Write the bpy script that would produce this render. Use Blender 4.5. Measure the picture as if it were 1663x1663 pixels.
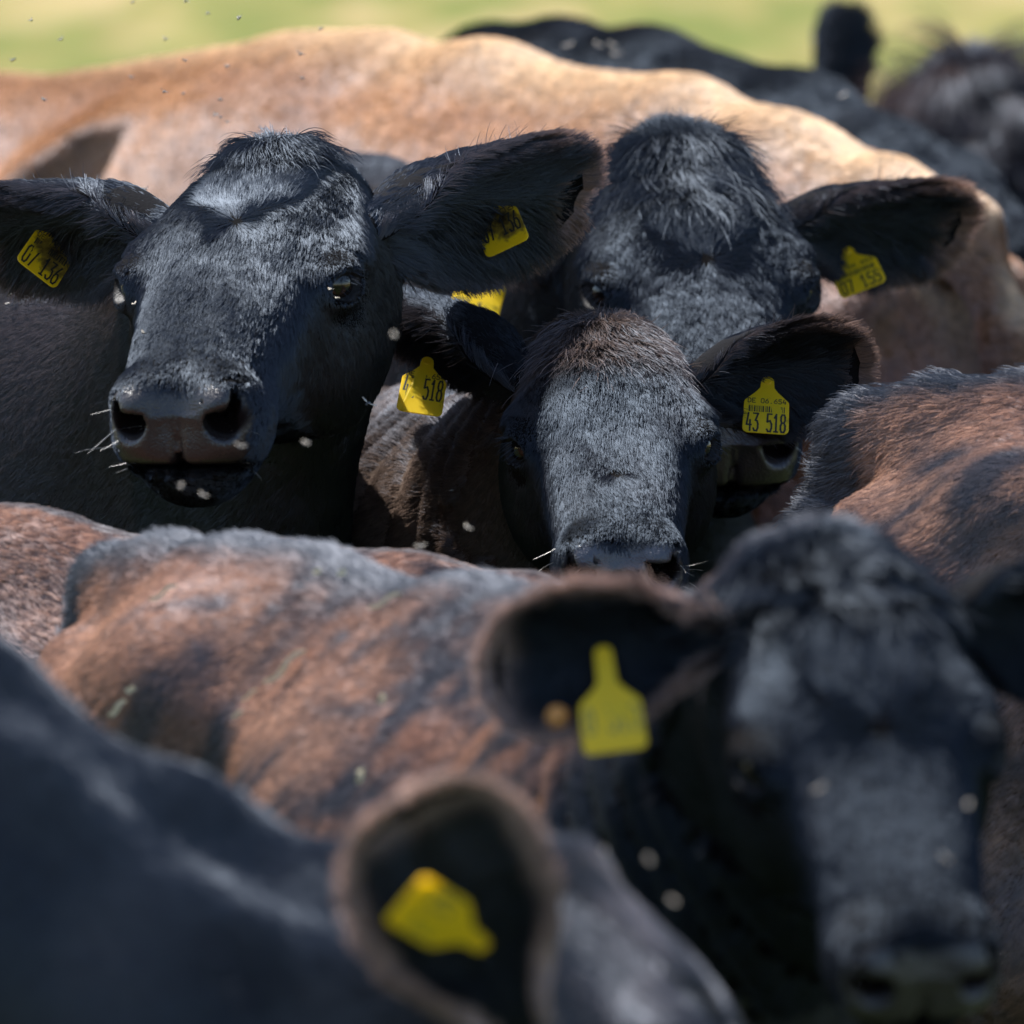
import bpy, math, time
import numpy as np
from mathutils import Matrix, Vector

T_START = time.time()
FUR = True
HAIR_MUL = 1.0
for o in list(bpy.data.objects):
    bpy.data.objects.remove(o)
SC = bpy.context.scene
COL = SC.collection
RNG = np.random.default_rng(7)

# ------------------------------------------------------------------ camera, sky, sun
CAM = np.array([0.0, 0.0, 1.8])
PITCH = math.radians(5.0)
FOC, SENS, PX = 200.0, 24.0, 1663.0
CF = np.array([0, math.cos(PITCH), -math.sin(PITCH)])
CR = np.array([1.0, 0, 0])
CU = np.cross(CR, CF)
KPX = PX * FOC / SENS
cam_d = bpy.data.cameras.new('camera')
cam = bpy.data.objects.new('camera', cam_d)
COL.objects.link(cam)
cam.location = CAM
cam.rotation_euler = (math.pi / 2 - PITCH, 0, 0)
cam_d.lens, cam_d.sensor_width, cam_d.sensor_fit = FOC, SENS, 'HORIZONTAL'
cam_d.clip_start, cam_d.clip_end = 0.5, 4000
cam_d.dof.use_dof = True
cam_d.dof.focus_distance = 9.6
cam_d.dof.aperture_fstop = 3.6
SC.camera = cam

SUN_EL, SUN_AZ = math.radians(60), math.radians(-46)   # azimuth from +Y (away from camera) towards +X
SUN_DIR = np.array([math.sin(SUN_AZ) * math.cos(SUN_EL), math.cos(SUN_AZ) * math.cos(SUN_EL), math.sin(SUN_EL)])
w = bpy.data.worlds.new('World')
SC.world = w
w.use_nodes = True
wn = w.node_tree
bg = wn.nodes['Background']
sky = wn.nodes.new('ShaderNodeTexSky')
sky.sky_type = 'NISHITA'
sky.sun_disc = False
sky.sun_elevation = SUN_EL
sky.sun_rotation = SUN_AZ
wn.links.new(sky.outputs[0], bg.inputs[0])
bg.inputs[1].default_value = 0.098
sun_d = bpy.data.lights.new('sun', 'SUN')
sun_d.energy, sun_d.angle, sun_d.color = 5.0, math.radians(0.5), (1, 0.97, 0.93)
sun = bpy.data.objects.new('sun', sun_d)
COL.objects.link(sun)
sun.location = (-5, 5, 12)
sun.rotation_euler = Vector(SUN_DIR).to_track_quat('Z', 'Y').to_euler()

SC.render.engine = 'CYCLES'
SC.view_settings.view_transform = 'Standard'
SC.view_settings.look = 'None'
SC.view_settings.gamma = 1
SC.view_settings.use_curve_mapping = False
SC.view_settings.exposure = 1.6
SC.cycles.max_bounces = 8
SC.cycles.transparent_max_bounces = 6
SC.cycles.use_denoising = True
try:
    SC.cycles_curves.shape = 'RIBBONS'
except Exception:
    pass


def at(px, py, d):
    """pixel of the photograph (1663 wide) at forward distance d -> world point"""
    return CAM + d * (CF + CR * ((px - PX / 2) / KPX) - CU * ((py - PX / 2) / KPX))


def proj(P):
    q = P - CAM
    z = q @ CF
    return np.stack([PX / 2 + KPX * (q @ CR) / z, PX / 2 - KPX * (q @ CU) / z, z], -1)


# ------------------------------------------------------------------ noise
def _hash(i, j, k):
    h = (i * np.uint32(374761393) + j * np.uint32(668265263) + k * np.uint32(2147483647)).astype(np.uint32)
    h = (h ^ (h >> np.uint32(13))) * np.uint32(1274126177)
    h = h ^ (h >> np.uint32(16))
    return h.astype(np.float32) / np.float32(2147483648.0) - np.float32(1)


def vnoise(P, seed=0):
    P = np.asarray(P, np.float32) + np.float32(1000.5 + 17.3 * seed)
    i = np.floor(P)
    f = P - i
    f = f * f * (3 - 2 * f)
    i = i.astype(np.int64).astype(np.uint32)
    x, y, z = i[..., 0], i[..., 1], i[..., 2]
    o = np.uint32(1)
    fx, fy, fz = f[..., 0], f[..., 1], f[..., 2]
    c00 = _hash(x, y, z) * (1 - fx) + _hash(x + o, y, z) * fx
    c10 = _hash(x, y + o, z) * (1 - fx) + _hash(x + o, y + o, z) * fx
    c01 = _hash(x, y, z + o) * (1 - fx) + _hash(x + o, y, z + o) * fx
    c11 = _hash(x, y + o, z + o) * (1 - fx) + _hash(x + o, y + o, z + o) * fx
    return (c00 * (1 - fy) + c10 * fy) * (1 - fz) + (c01 * (1 - fy) + c11 * fy) * fz


def fbm(P, oct=3, seed=0):
    s, a, t = 0, 1.0, 0
    for k in range(oct):
        s = s + a * vnoise(P * (2.03 ** k), seed + 5 * k)
        t += a
        a *= 0.5
    return s / t


def sstep(a, b, x):
    t = np.clip((x - a) / (b - a), 0, 1)
    return t * t * (3 - 2 * t)


def unit(v):
    v = np.asarray(v, float)
    return v / np.maximum(np.linalg.norm(v, axis=-1, keepdims=True), 1e-9)


def lerp(a, b, t):
    t = np.asarray(t)[..., None]
    return np.asarray(a) * (1 - t) + np.asarray(b) * t


# ------------------------------------------------------------------ implicit shapes
class Shape:
    def __init__(self):
        self.ops = []      # (fn, centre, radius, k, sign)
        self.disp = None

    def ell(self, c, r, k=0.03, R=None, sign=1):
        c, r = np.asarray(c, float), np.asarray(r, float)
        Rm = np.eye(3) if R is None else np.asarray(R, float)   # columns = axes

        def fn(P):
            q = (P - c) @ Rm
            k0 = np.sqrt(((q / r) ** 2).sum(1)) + 1e-9
            k1 = np.sqrt(((q / (r * r)) ** 2).sum(1)) + 1e-9
            return k0 * (k0 - 1) / k1
        self.ops.append((fn, c, r.max(), k, sign))

    def cone(self, a, b, ra, rb, k=0.03, sign=1):
        a, b = np.asarray(a, float), np.asarray(b, float)
        ab = b - a
        L2 = ab @ ab

        def fn(P):
            q = P - a
            t = np.clip(q @ ab / L2, 0, 1)
            return np.linalg.norm(q - t[:, None] * ab, axis=1) - (ra + (rb - ra) * t)
        self.ops.append((fn, (a + b) / 2, math.sqrt(L2) / 2 + max(ra, rb), k, sign))

    def loft(self, O, R, ys, ws, tops, bots, k=0.03, n=2.4, egg=0.2):
        """sections along local y; local x lateral, z up"""
        ys, ws, tops, bots = [np.asarray(v, float) for v in (ys, ws, tops, bots)]
        yy = np.linspace(ys[0], ys[-1], 160)

        def sm(v):
            q = np.interp(yy, ys, v)
            kern = np.exp(-np.linspace(-2, 2, 17) ** 2)
            kern /= kern.sum()
            qq = np.concatenate([np.full(8, q[0]), q, np.full(8, q[-1])])
            return np.convolve(qq, kern, 'valid')
        W, Tp, Bt = sm(ws), sm(tops), sm(bots)

        def fn(P):
            q = (P - O) @ R
            y = np.clip(q[:, 1], yy[0], yy[-1])
            w_, t_, b_ = np.interp(y, yy, W), np.interp(y, yy, Tp), np.interp(y, yy, Bt)
            zc, h = (t_ + b_) / 2, (t_ - b_) / 2
            v = (q[:, 2] - zc) / h
            we = w_ * (1 - egg * np.clip(-v if egg > 0 else v, 0, 1.2) ** 2 * (1 if egg > 0 else -1))
            ax = np.abs(q[:, 0]) / we
            s = (ax ** n + np.abs(v) ** n + 1e-12) ** (1 / n)
            d = (s - 1) * np.minimum(we, h)
            dy = np.abs(q[:, 1] - y)
            return np.where(dy > 0, np.sqrt(np.maximum(d, 0) ** 2 + dy ** 2) + np.minimum(d, 0) * (dy < 1e-6), d)
        c = O + R @ np.array([0, (ys[0] + ys[-1]) / 2, (tops.mean() + bots.mean()) / 2])
        rad = math.sqrt(((ys[-1] - ys[0]) / 2) ** 2 + ws.max() ** 2 + ((tops.max() - bots.min()) / 2) ** 2)
        self.ops.append((fn, c, rad, k, 1))

    def __call__(self, P):
        d = np.full(len(P), 0.35)
        for fn, c, r, k, sign in self.ops:
            m = ((P - c) ** 2).sum(1) < (r + 0.13) ** 2
            if not m.any():
                continue
            Pm = P[m] if not m.all() else P
            e = fn(Pm)
            a = d[m]
            if sign > 0:
                h = np.maximum(k - np.abs(a - e), 0) / k
                d[m] = np.minimum(a, e) - h * h * k / 4
            else:
                e = -e
                h = np.maximum(k - np.abs(a - e), 0) / k
                d[m] = np.maximum(a, e) + h * h * k / 4
        if self.disp is not None:
            m = np.abs(d) < 0.15
            if m.any():
                d[m] += self.disp(P[m])
        return d

    def grad(self, P, e=0.0015):
        ks = np.array([[1, -1, -1], [-1, -1, 1], [-1, 1, -1], [1, 1, 1]], float)
        g = np.zeros((len(P), 3))
        for kk in ks:
            g += kk * self(P + kk * e)[:, None]
        return g / (4 * e)

    def mesh(self, h, fine=None):
        lo = np.min([c - r for _, c, r, _, s in self.ops if s > 0], 0) - 3 * h
        hi = np.max([c + r for _, c, r, _, s in self.ops if s > 0], 0) + 3 * h
        lo[2] = max(lo[2], -0.02)
        B = 8
        nb = np.ceil((hi - lo) / (h * B)).astype(int)
        n = nb * B
        G = np.meshgrid(*[np.arange(q) for q in nb], indexing='ij')
        bc = np.stack([g.ravel() for g in G], 1)
        dc = self(lo + (bc + 0.5) * B * h)
        act = np.abs(dc) < 0.87 * B * h * 1.7
        D = np.repeat(np.repeat(np.repeat(np.where(dc < 0, -1., 1.).reshape(nb), B, 0), B, 1), B, 2).astype(np.float32)
        loc = np.stack([g.ravel() for g in np.meshgrid(*[np.arange(B)] * 3, indexing='ij')], 1)
        ab = bc[act]
        for s in range(0, len(ab), 600):
            ids = (ab[s:s + 600, None, :] * B + loc[None]).reshape(-1, 3)
            D[ids[:, 0], ids[:, 1], ids[:, 2]] = self(lo + ids * h)
        # surface nets
        S = D < 0
        c = np.zeros(n - 1, np.uint8)
        for dx in (0, 1):
            for dy in (0, 1):
                for dz in (0, 1):
                    c += S[dx:n[0] - 1 + dx, dy:n[1] - 1 + dy, dz:n[2] - 1 + dz]
        cell = np.argwhere((c > 0) & (c < 8))
        idx = np.full(n - 1, -1, np.int64)
        idx[cell[:, 0], cell[:, 1], cell[:, 2]] = np.arange(len(cell))
        V = lo + (cell + 0.5) * h
        quads = []
        for ax in range(3):
            sl0 = [slice(None)] * 3
            sl1 = [slice(None)] * 3
            sl0[ax], sl1[ax] = slice(0, -1), slice(1, None)
            e = np.argwhere(S[tuple(sl0)] != S[tuple(sl1)])
            b, cc = (ax + 1) % 3, (ax + 2) % 3
            e = e[(e[:, b] > 0) & (e[:, cc] > 0) & (e[:, b] < n[b] - 1) & (e[:, cc] < n[cc] - 1)]
            fl = S[e[:, 0], e[:, 1], e[:, 2]]
            q = []
            for ob, oc in ((0, 0), (1, 0), (1, 1), (0, 1)):
                t = e.copy()
                t[:, b] -= ob
                t[:, cc] -= oc
                q.append(idx[t[:, 0], t[:, 1], t[:, 2]])
            q = np.stack(q, 1)
            q[~fl] = q[~fl][:, ::-1]
            quads.append(q)
        F = np.concatenate(quads)
        F = F[(F >= 0).all(1)]
        for it in range(3):
            g = self.grad(V)
            d = self(V)
            gl = (g * g).sum(1)
            st = d / np.maximum(gl, 0.15)
            st = np.clip(st, -0.7 * h, 0.7 * h)
            V = V - st[:, None] * g
            if it < 2:      # even out the grid
                acc = np.zeros_like(V)
                cnt = np.zeros(len(V))
                cen = V[F].mean(1)
                for q in range(4):
                    np.add.at(acc, F[:, q], cen)
                    np.add.at(cnt, F[:, q], 1)
                V = V * 0.5 + 0.5 * acc / np.maximum(cnt, 1)[:, None]
        N = unit(self.grad(V, 0.003))
        return V, F, N


def refine_quads(S, V, F, sel):
    """split the chosen quads in four; the new points settle on the surface"""
    if not sel.any():
        return V, F
    Q, keep = F[sel], F[~sel]
    E = np.sort(np.concatenate([Q[:, [0, 1]], Q[:, [1, 2]], Q[:, [2, 3]], Q[:, [3, 0]]]), 1)
    ue, inv, cnt = np.unique(E, axis=0, return_inverse=True, return_counts=True)
    inv = inv.ravel()
    nV, nQ = len(V), len(Q)
    mid = V[ue].mean(1)
    cen = V[Q].mean(1)
    new = np.concatenate([mid, cen])
    free = np.concatenate([cnt > 1, np.ones(nQ, bool)])
    lim = np.linalg.norm(V[Q[:, 0]] - V[Q[:, 1]], axis=1).mean() * .5
    for it in range(2):
        g = S.grad(new)
        st = np.clip(S(new) / np.maximum((g * g).sum(1), .15), -lim, lim)
        new = new - (st * free)[:, None] * g
    m = nV + inv.reshape(4, nQ)
    c = nV + len(ue) + np.arange(nQ)
    F2 = [np.stack([Q[:, i], m[i], c, m[i - 1]], 1) for i in range(4)]
    return np.concatenate([V, new]), np.concatenate([keep] + F2)


# ------------------------------------------------------------------ materials
def new_mat(name):
    m = bpy.data.materials.new(name)
    m.use_nodes = True
    nt = m.node_tree
    return m, nt, nt.nodes['Principled BSDF']


def plain(name, col, rough=0.5, spec=0.5, noise=0.0, scale=40, bump=0.0):
    m, nt, b = new_mat(name)
    b.inputs['Roughness'].default_value = rough
    b.inputs['Specular IOR Level'].default_value = spec
    tc = nt.nodes.new('ShaderNodeTexCoord')
    n = nt.nodes.new('ShaderNodeTexNoise')
    n.inputs['Scale'].default_value = scale
    n.inputs['Detail'].default_value = 5
    nt.links.new(tc.outputs['Object'], n.inputs['Vector'])
    mx = nt.nodes.new('ShaderNodeMix')
    mx.data_type = 'RGBA'
    mx.inputs[6].default_value = (*[c * (1 - noise) for c in col], 1)
    mx.inputs[7].default_value = (*[min(1, c * (1 + noise)) for c in col], 1)
    nt.links.new(n.outputs[0], mx.inputs[0])
    nt.links.new(mx.outputs[2], b.inputs['Base Color'])
    if bump:
        bp = nt.nodes.new('ShaderNodeBump')
        bp.inputs['Strength'].default_value = bump
        bp.inputs['Distance'].default_value = 0.002
        nt.links.new(n.outputs[0], bp.inputs['Height'])
        nt.links.new(bp.outputs[0], b.inputs['Normal'])
    return m


def skin_material():
    m, nt, b = new_mat('hide_skin')
    at_ = nt.nodes.new('ShaderNodeAttribute')
    at_.attribute_name = 'col'
    wet = nt.nodes.new('ShaderNodeAttribute')
    wet.attribute_name = 'wet'
    tc = nt.nodes.new('ShaderNodeTexCoord')
    n = nt.nodes.new('ShaderNodeTexNoise')
    n.inputs['Scale'].default_value = 260
    n.inputs['Detail'].default_value = 3
    v = nt.nodes.new('ShaderNodeTexVoronoi')
    v.inputs['Scale'].default_value = 520
    v.feature = 'SMOOTH_F1'
    nt.links.new(tc.outputs['Object'], n.inputs['Vector'])
    nt.links.new(tc.outputs['Object'], v.inputs['Vector'])
    nt.links.new(at_.outputs['Color'], b.inputs['Base Color'])
    mr = nt.nodes.new('ShaderNodeMapRange')
    mr.inputs['To Min'].default_value = 0.9
    mr.inputs['To Max'].default_value = 0.30
    nt.links.new(wet.outputs['Fac'], mr.inputs['Value'])
    nt.links.new(mr.outputs[0], b.inputs['Roughness'])
    ms = nt.nodes.new('ShaderNodeMapRange')
    ms.inputs['To Min'].default_value = 0.03
    ms.inputs['To Max'].default_value = 0.55
    nt.links.new(wet.outputs['Fac'], ms.inputs['Value'])
    nt.links.new(ms.outputs[0], b.inputs['Specular IOR Level'])
    mx = nt.nodes.new('ShaderNodeMix')
    mx.data_type = 'FLOAT'
    nt.links.new(wet.outputs['Fac'], mx.inputs[0])
    nt.links.new(n.outputs[0], mx.inputs[2])
    nt.links.new(v.outputs['Distance'], mx.inputs[3])
    inv = nt.nodes.new('ShaderNodeMath')
    inv.operation = 'MULTIPLY'
    inv.inputs[1].default_value = -1
    bp = nt.nodes.new('ShaderNodeBump')
    bp.inputs['Strength'].default_value = 0.4
    bp.inputs['Distance'].default_value = 0.0022
    nt.links.new(mx.outputs[0], inv.inputs[0])
    nt.links.new(inv.outputs[0], bp.inputs['Height'])
    nt.links.new(bp.outputs[0], b.inputs['Normal'])
    return m


def hair_material(name, rough=0.32, radial=0.45, rand=0.35, ior=1.55):
    m = bpy.data.materials.new(name)
    m.use_nodes = True
    nt = m.node_tree
    nt.nodes.clear()
    out = nt.nodes.new('ShaderNodeOutputMaterial')
    h = nt.nodes.new('ShaderNodeBsdfHairPrincipled')
    h.parametrization = 'COLOR'
    at_ = nt.nodes.new('ShaderNodeAttribute')
    at_.attribute_name = 'col'
    nt.links.new(at_.outputs['Color'], h.inputs['Color'])
    h.inputs['Roughness'].default_value = rough
    h.inputs['Radial Roughness'].default_value = radial
    h.inputs['IOR'].default_value = ior
    h.inputs['Random Roughness'].default_value = rand
    nt.links.new(h.outputs[0], out.inputs['Surface'])
    return m


def sleek_hair_material(name, gloss, through, rough=.16):
    """glossy black hair: a cool surface reflection over almost no body colour"""
    m = bpy.data.materials.new(name)
    m.use_nodes = True
    nt = m.node_tree
    nt.nodes.clear()
    out = nt.nodes.new('ShaderNodeOutputMaterial')
    a = nt.nodes.new('ShaderNodeAttribute')
    a.attribute_name = 'col'
    r = nt.nodes.new('ShaderNodeBsdfHair')
    r.component = 'Reflection'
    r.inputs['Color'].default_value = (*gloss, 1)
    r.inputs['RoughnessU'].default_value = rough
    r.inputs['RoughnessV'].default_value = .8
    t = nt.nodes.new('ShaderNodeBsdfHair')
    t.component = 'Transmission'
    t.inputs['RoughnessU'].default_value = .3
    t.inputs['RoughnessV'].default_value = .8
    nt.links.new(a.outputs['Color'], t.inputs['Color'])
    d = nt.nodes.new('ShaderNodeBsdfDiffuse')
    nt.links.new(a.outputs['Color'], d.inputs['Color'])
    s1 = nt.nodes.new('ShaderNodeAddShader')
    s2 = nt.nodes.new('ShaderNodeMixShader')
    s2.inputs[0].default_value = through
    nt.links.new(d.outputs[0], s2.inputs[1])
    nt.links.new(t.outputs[0], s2.inputs[2])
    nt.links.new(r.outputs[0], s1.inputs[0])
    nt.links.new(s2.outputs[0], s1.inputs[1])
    nt.links.new(s1.outputs[0], out.inputs['Surface'])
    return m


M_SKIN = skin_material()
M_HAIR = sleek_hair_material('short_coat_hair', (.043, .051, .063), .35, .115)
M_GLOSS = sleek_hair_material('glossy_black_hair', (.050, .058, .071), .35, .14)
M_MID = sleek_hair_material('calf_black_hair', (.026, .032, .041), .35, .115)
M_DEEP = sleek_hair_material('deep_black_hair', (.024, .030, .039), .35, .13)
M_BROWN = sleek_hair_material('brown_coat_hair', (.075, .080, .092), .25, .2)
M_HAIRD = hair_material('dull_coat_hair', 0.3, 0.4, 0.3, 1.32)
M_HAIRM = hair_material('matt_coat_hair', 0.3, 0.4, 0.3, 1.45)
M_LASH = hair_material('stiff_lash_hair', 0.25, 0.4, 0.2)
M_EYE, _nt, _b = new_mat('eye_gloss')
_b.inputs['Roughness'].default_value = 0.04
_b.inputs['Coat Weight'].default_value = 0.2
_b.inputs['Specular IOR Level'].default_value = 0.35
_tc = _nt.nodes.new('ShaderNodeTexCoord')
_sp = _nt.nodes.new('ShaderNodeVectorMath')
_sp.operation = 'LENGTH'
_sc = _nt.nodes.new('ShaderNodeVectorMath')
_sc.operation = 'MULTIPLY'
_sc.inputs[1].default_value = (0, 70, 130)
_rp = _nt.nodes.new('ShaderNodeValToRGB')
_rp.color_ramp.elements[0].position = 0.45
_rp.color_ramp.elements[0].color = (0.002, 0.002, 0.003, 1)
_rp.color_ramp.elements[1].position = 0.6
_rp.color_ramp.elements[1].color = (0.012, 0.006, 0.0035, 1)
_e = _rp.color_ramp.elements.new(0.98)
_e.color = (0.004, 0.003, 0.003, 1)
_nt.links.new(_tc.outputs['Object'], _sc.inputs[0])
_nt.links.new(_sc.outputs[0], _sp.inputs[0])
_nt.links.new(_sp.outputs['Value'], _rp.inputs[0])
_nt.links.new(_rp.outputs[0], _b.inputs['Base Color'])


def tag_material(name, dirt):
    m, nt, b = new_mat(name)
    tc = nt.nodes.new('ShaderNodeTexCoord')
    n = nt.nodes.new('ShaderNodeTexNoise')
    n.inputs['Scale'].default_value = 55
    n.inputs['Detail'].default_value = 8
    n.inputs['Roughness'].default_value = 0.7
    nt.links.new(tc.outputs['Object'], n.inputs['Vector'])
    g = nt.nodes.new('ShaderNodeVectorMath')
    g.operation = 'DISTANCE'
    g.inputs[1].default_value = (0.006, 0.012, 0)
    nt.links.new(tc.outputs['Object'], g.inputs[0])
    fall = nt.nodes.new('ShaderNodeMapRange')
    fall.inputs['From Min'].default_value = 0.006
    fall.inputs['From Max'].default_value = 0.036
    fall.inputs['To Min'].default_value = 0.40 if dirt else 0.02
    fall.inputs['To Max'].default_value = 0.0
    nt.links.new(g.outputs['Value'], fall.inputs['Value'])
    ad = nt.nodes.new('ShaderNodeMath')
    nt.links.new(n.outputs[0], ad.inputs[0])
    nt.links.new(fall.outputs[0], ad.inputs[1])
    rp = nt.nodes.new('ShaderNodeValToRGB')
    rp.color_ramp.elements[0].position = 0.60
    rp.color_ramp.elements[0].color = (0.92, 0.69, 0.02, 1)
    rp.color_ramp.elements[1].position = 0.95
    rp.color_ramp.elements[1].color = (0.035, 0.022, 0.012, 1)
    e = rp.color_ramp.elements.new(0.74)
    e.color = (0.36, 0.25, 0.04, 1)
    nt.links.new(ad.outputs[0], rp.inputs[0])
    nt.links.new(rp.outputs[0], b.inputs['Base Color'])
    b.inputs['Roughness'].default_value = 0.42
    tl = nt.nodes.new('ShaderNodeBsdfTranslucent')
    nt.links.new(rp.outputs[0], tl.inputs['Color'])
    ms = nt.nodes.new('ShaderNodeMixShader')
    ms.inputs[0].default_value = 0.55
    nt.links.new(b.outputs[0], ms.inputs[1])
    nt.links.new(tl.outputs[0], ms.inputs[2])
    nt.links.new(ms.outputs[0], nt.nodes['Material Output'].inputs['Surface'])
    return m


M_TAG = tag_material('yellow_plastic', False)
M_TAGD = tag_material('dirty_yellow_plastic', True)
M_INK = plain('black_print', (0.02, 0.02, 0.018), 0.6, 0.3)
M_INKF = plain('faded_print', (0.22, 0.19, 0.05), 0.6, 0.3)
M_STUD = plain('orange_stud_plastic', (0.6, 0.24, 0.04), 0.4, 0.5)


# ------------------------------------------------------------------ object helpers
def link_mesh(name, V, F, mats, parent=None, smooth=True, col=None, wet=None, origin=None):
    me = bpy.data.meshes.new(name)
    V = np.asarray(V, np.float32)
    if isinstance(F, np.ndarray):
        nv = F.shape[1]
        me.vertices.add(len(V))
        me.vertices.foreach_set('co', V.ravel())
        me.loops.add(F.size)
        me.loops.foreach_set('vertex_index', F.ravel().astype(np.int32))
        me.polygons.add(len(F))
        me.polygons.foreach_set('loop_start', np.arange(0, F.size, nv, dtype=np.int32))
        me.update(calc_edges=True)
    else:
        me.from_pydata([tuple(map(float, v)) for v in V], [], [tuple(map(int, f)) for f in F])
    if smooth:
        me.polygons.foreach_set('use_smooth', np.ones(len(me.polygons), bool))
    if col is not None:
        a = me.attributes.new('col', 'FLOAT_COLOR', 'POINT')
        a.data.foreach_set('color', np.concatenate([col, np.ones((len(col), 1))], 1).astype(np.float32).ravel())
    if wet is not None:
        a = me.attributes.new('wet', 'FLOAT', 'POINT')
        a.data.foreach_set('value', wet.astype(np.float32))
    for m in (mats if isinstance(mats, list) else [mats]):
        me.materials.append(m)
    o = bpy.data.objects.new(name, me)
    COL.objects.link(o)
    if parent is not None:
        o.parent = parent
    return o


def label(o, text, cat, group=None):
    o['label'], o['category'] = text, cat
    if group:
        o['group'] = group
    return o


def link_hair(name, P, rad, col, mat, parent):
    """P (n,k,3), rad (n,k), col (n,3)"""
    n, k = P.shape[:2]
    if n == 0:
        return None
    cu = bpy.data.hair_curves.new(name)
    cu.add_curves([k] * n)
    cu.attributes['position'].data.foreach_set('vector', P.astype(np.float32).ravel())
    a = cu.attributes.get('radius') or cu.attributes.new('radius', 'FLOAT', 'POINT')
    a.data.foreach_set('value', rad.astype(np.float32).ravel())
    a = cu.attributes.new('col', 'FLOAT_COLOR', 'CURVE')
    a.data.foreach_set('color', np.concatenate([col, np.ones((n, 1))], 1).astype(np.float32).ravel())
    cu.materials.append(mat)
    o = bpy.data.objects.new(name, cu)
    COL.objects.link(o)
    o.parent = parent
    o['kind'] = 'stuff'
    return o


# ------------------------------------------------------------------ head placement
FACE = 0.82      # short, broad cattle face: how much of the plan length below the eyes is kept


def warp(y):
    y = np.asarray(y, float)
    return np.where(y > .19, .19 + (y - .19) * FACE, y)


def unwarp(y):
    y = np.asarray(y, float)
    return np.where(y > .19, .19 + (y - .19) / FACE, y)


LM = dict(poll=(0, -.015, .005), eyeR=(.112, .185, -.045), eyeL=(-.112, .185, -.045),
          nosR=(.047, .500, -.055), nosL=(-.047, .500, -.055), nose=(0, .485, -.02), lip=(0, .500, -.100))


def rotvec(v):
    a = np.linalg.norm(v)
    if a < 1e-9:
        return np.eye(3)
    return np.array(Matrix.Rotation(a, 3, Vector(v / a)))


def fit_head(px, d, tilt=50, scale=None):
    """real head pose from where its features are seen; d = distance of the eye line"""
    t = math.radians(tilt)
    R = np.stack([(-1, 0, 0), (0, -math.cos(t), -math.sin(t)), (0, -math.sin(t), math.cos(t))], 1).astype(float)
    keys = list(px)
    L = np.array([LM[k] for k in keys], float)
    L[:, 1] = warp(L[:, 1])
    Q = np.array([px[k] for k in keys], float)
    eye0 = np.array([0, .185, -.045])
    x = np.zeros(6)
    e = [px[k] for k in ('eyeR', 'eyeL') if k in px]
    c = np.mean(e, 0)
    base = at(c[0], c[1], d)
    s0 = scale or 0.95

    def res(x):
        Rm = rotvec(x[:3]) @ R
        s = s0 * math.exp(x[5]) if scale is None else scale
        P = base + CR * x[3] + CU * x[4] + s * (L - eye0) @ Rm.T
        r = (proj(P)[:, :2] - Q).ravel()
        return np.concatenate([r, [x[5] * 60]])
    for it in range(60):
        r = res(x)
        J = np.stack([(res(x + dx) - r) / 1e-4 for dx in np.eye(6) * 1e-4], 1)
        st = np.linalg.lstsq(J.T @ J + 1e-3 * np.diag(np.diag(J.T @ J) + 1e-6), -J.T @ r, rcond=None)[0]
        x = x + np.clip(st, -.2, .2)
    Rm = rotvec(x[:3]) @ R
    s = s0 * math.exp(x[5]) if scale is None else scale
    O = base + CR * x[3] + CU * x[4] - s * Rm @ eye0
    print('res', (res(x)[:-1].reshape(-1, 2)).round(0).tolist())
    print('head', keys, 'rms', np.sqrt((res(x) ** 2).mean()).round(1), 'scale', round(s, 3), 'nose dir', Rm[:, 1].round(2))
    return O, Rm, s


def pose_head(O, nose, up, s):
    Y = unit(nose)
    X = unit(np.cross(Y, up))
    return np.asarray(O, float), np.stack([X, Y, np.cross(X, Y)], 1), s


# ------------------------------------------------------------------ cow anatomy
EYE = (.0985, .192, -.041)


def eye_axes(q):
    en = unit(np.array([q * 1.0, .62, .25]))
    ez = unit(np.array([0, 0, 1.0]) - en * en[2])
    return en, np.cross(ez, en) * q, ez


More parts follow.
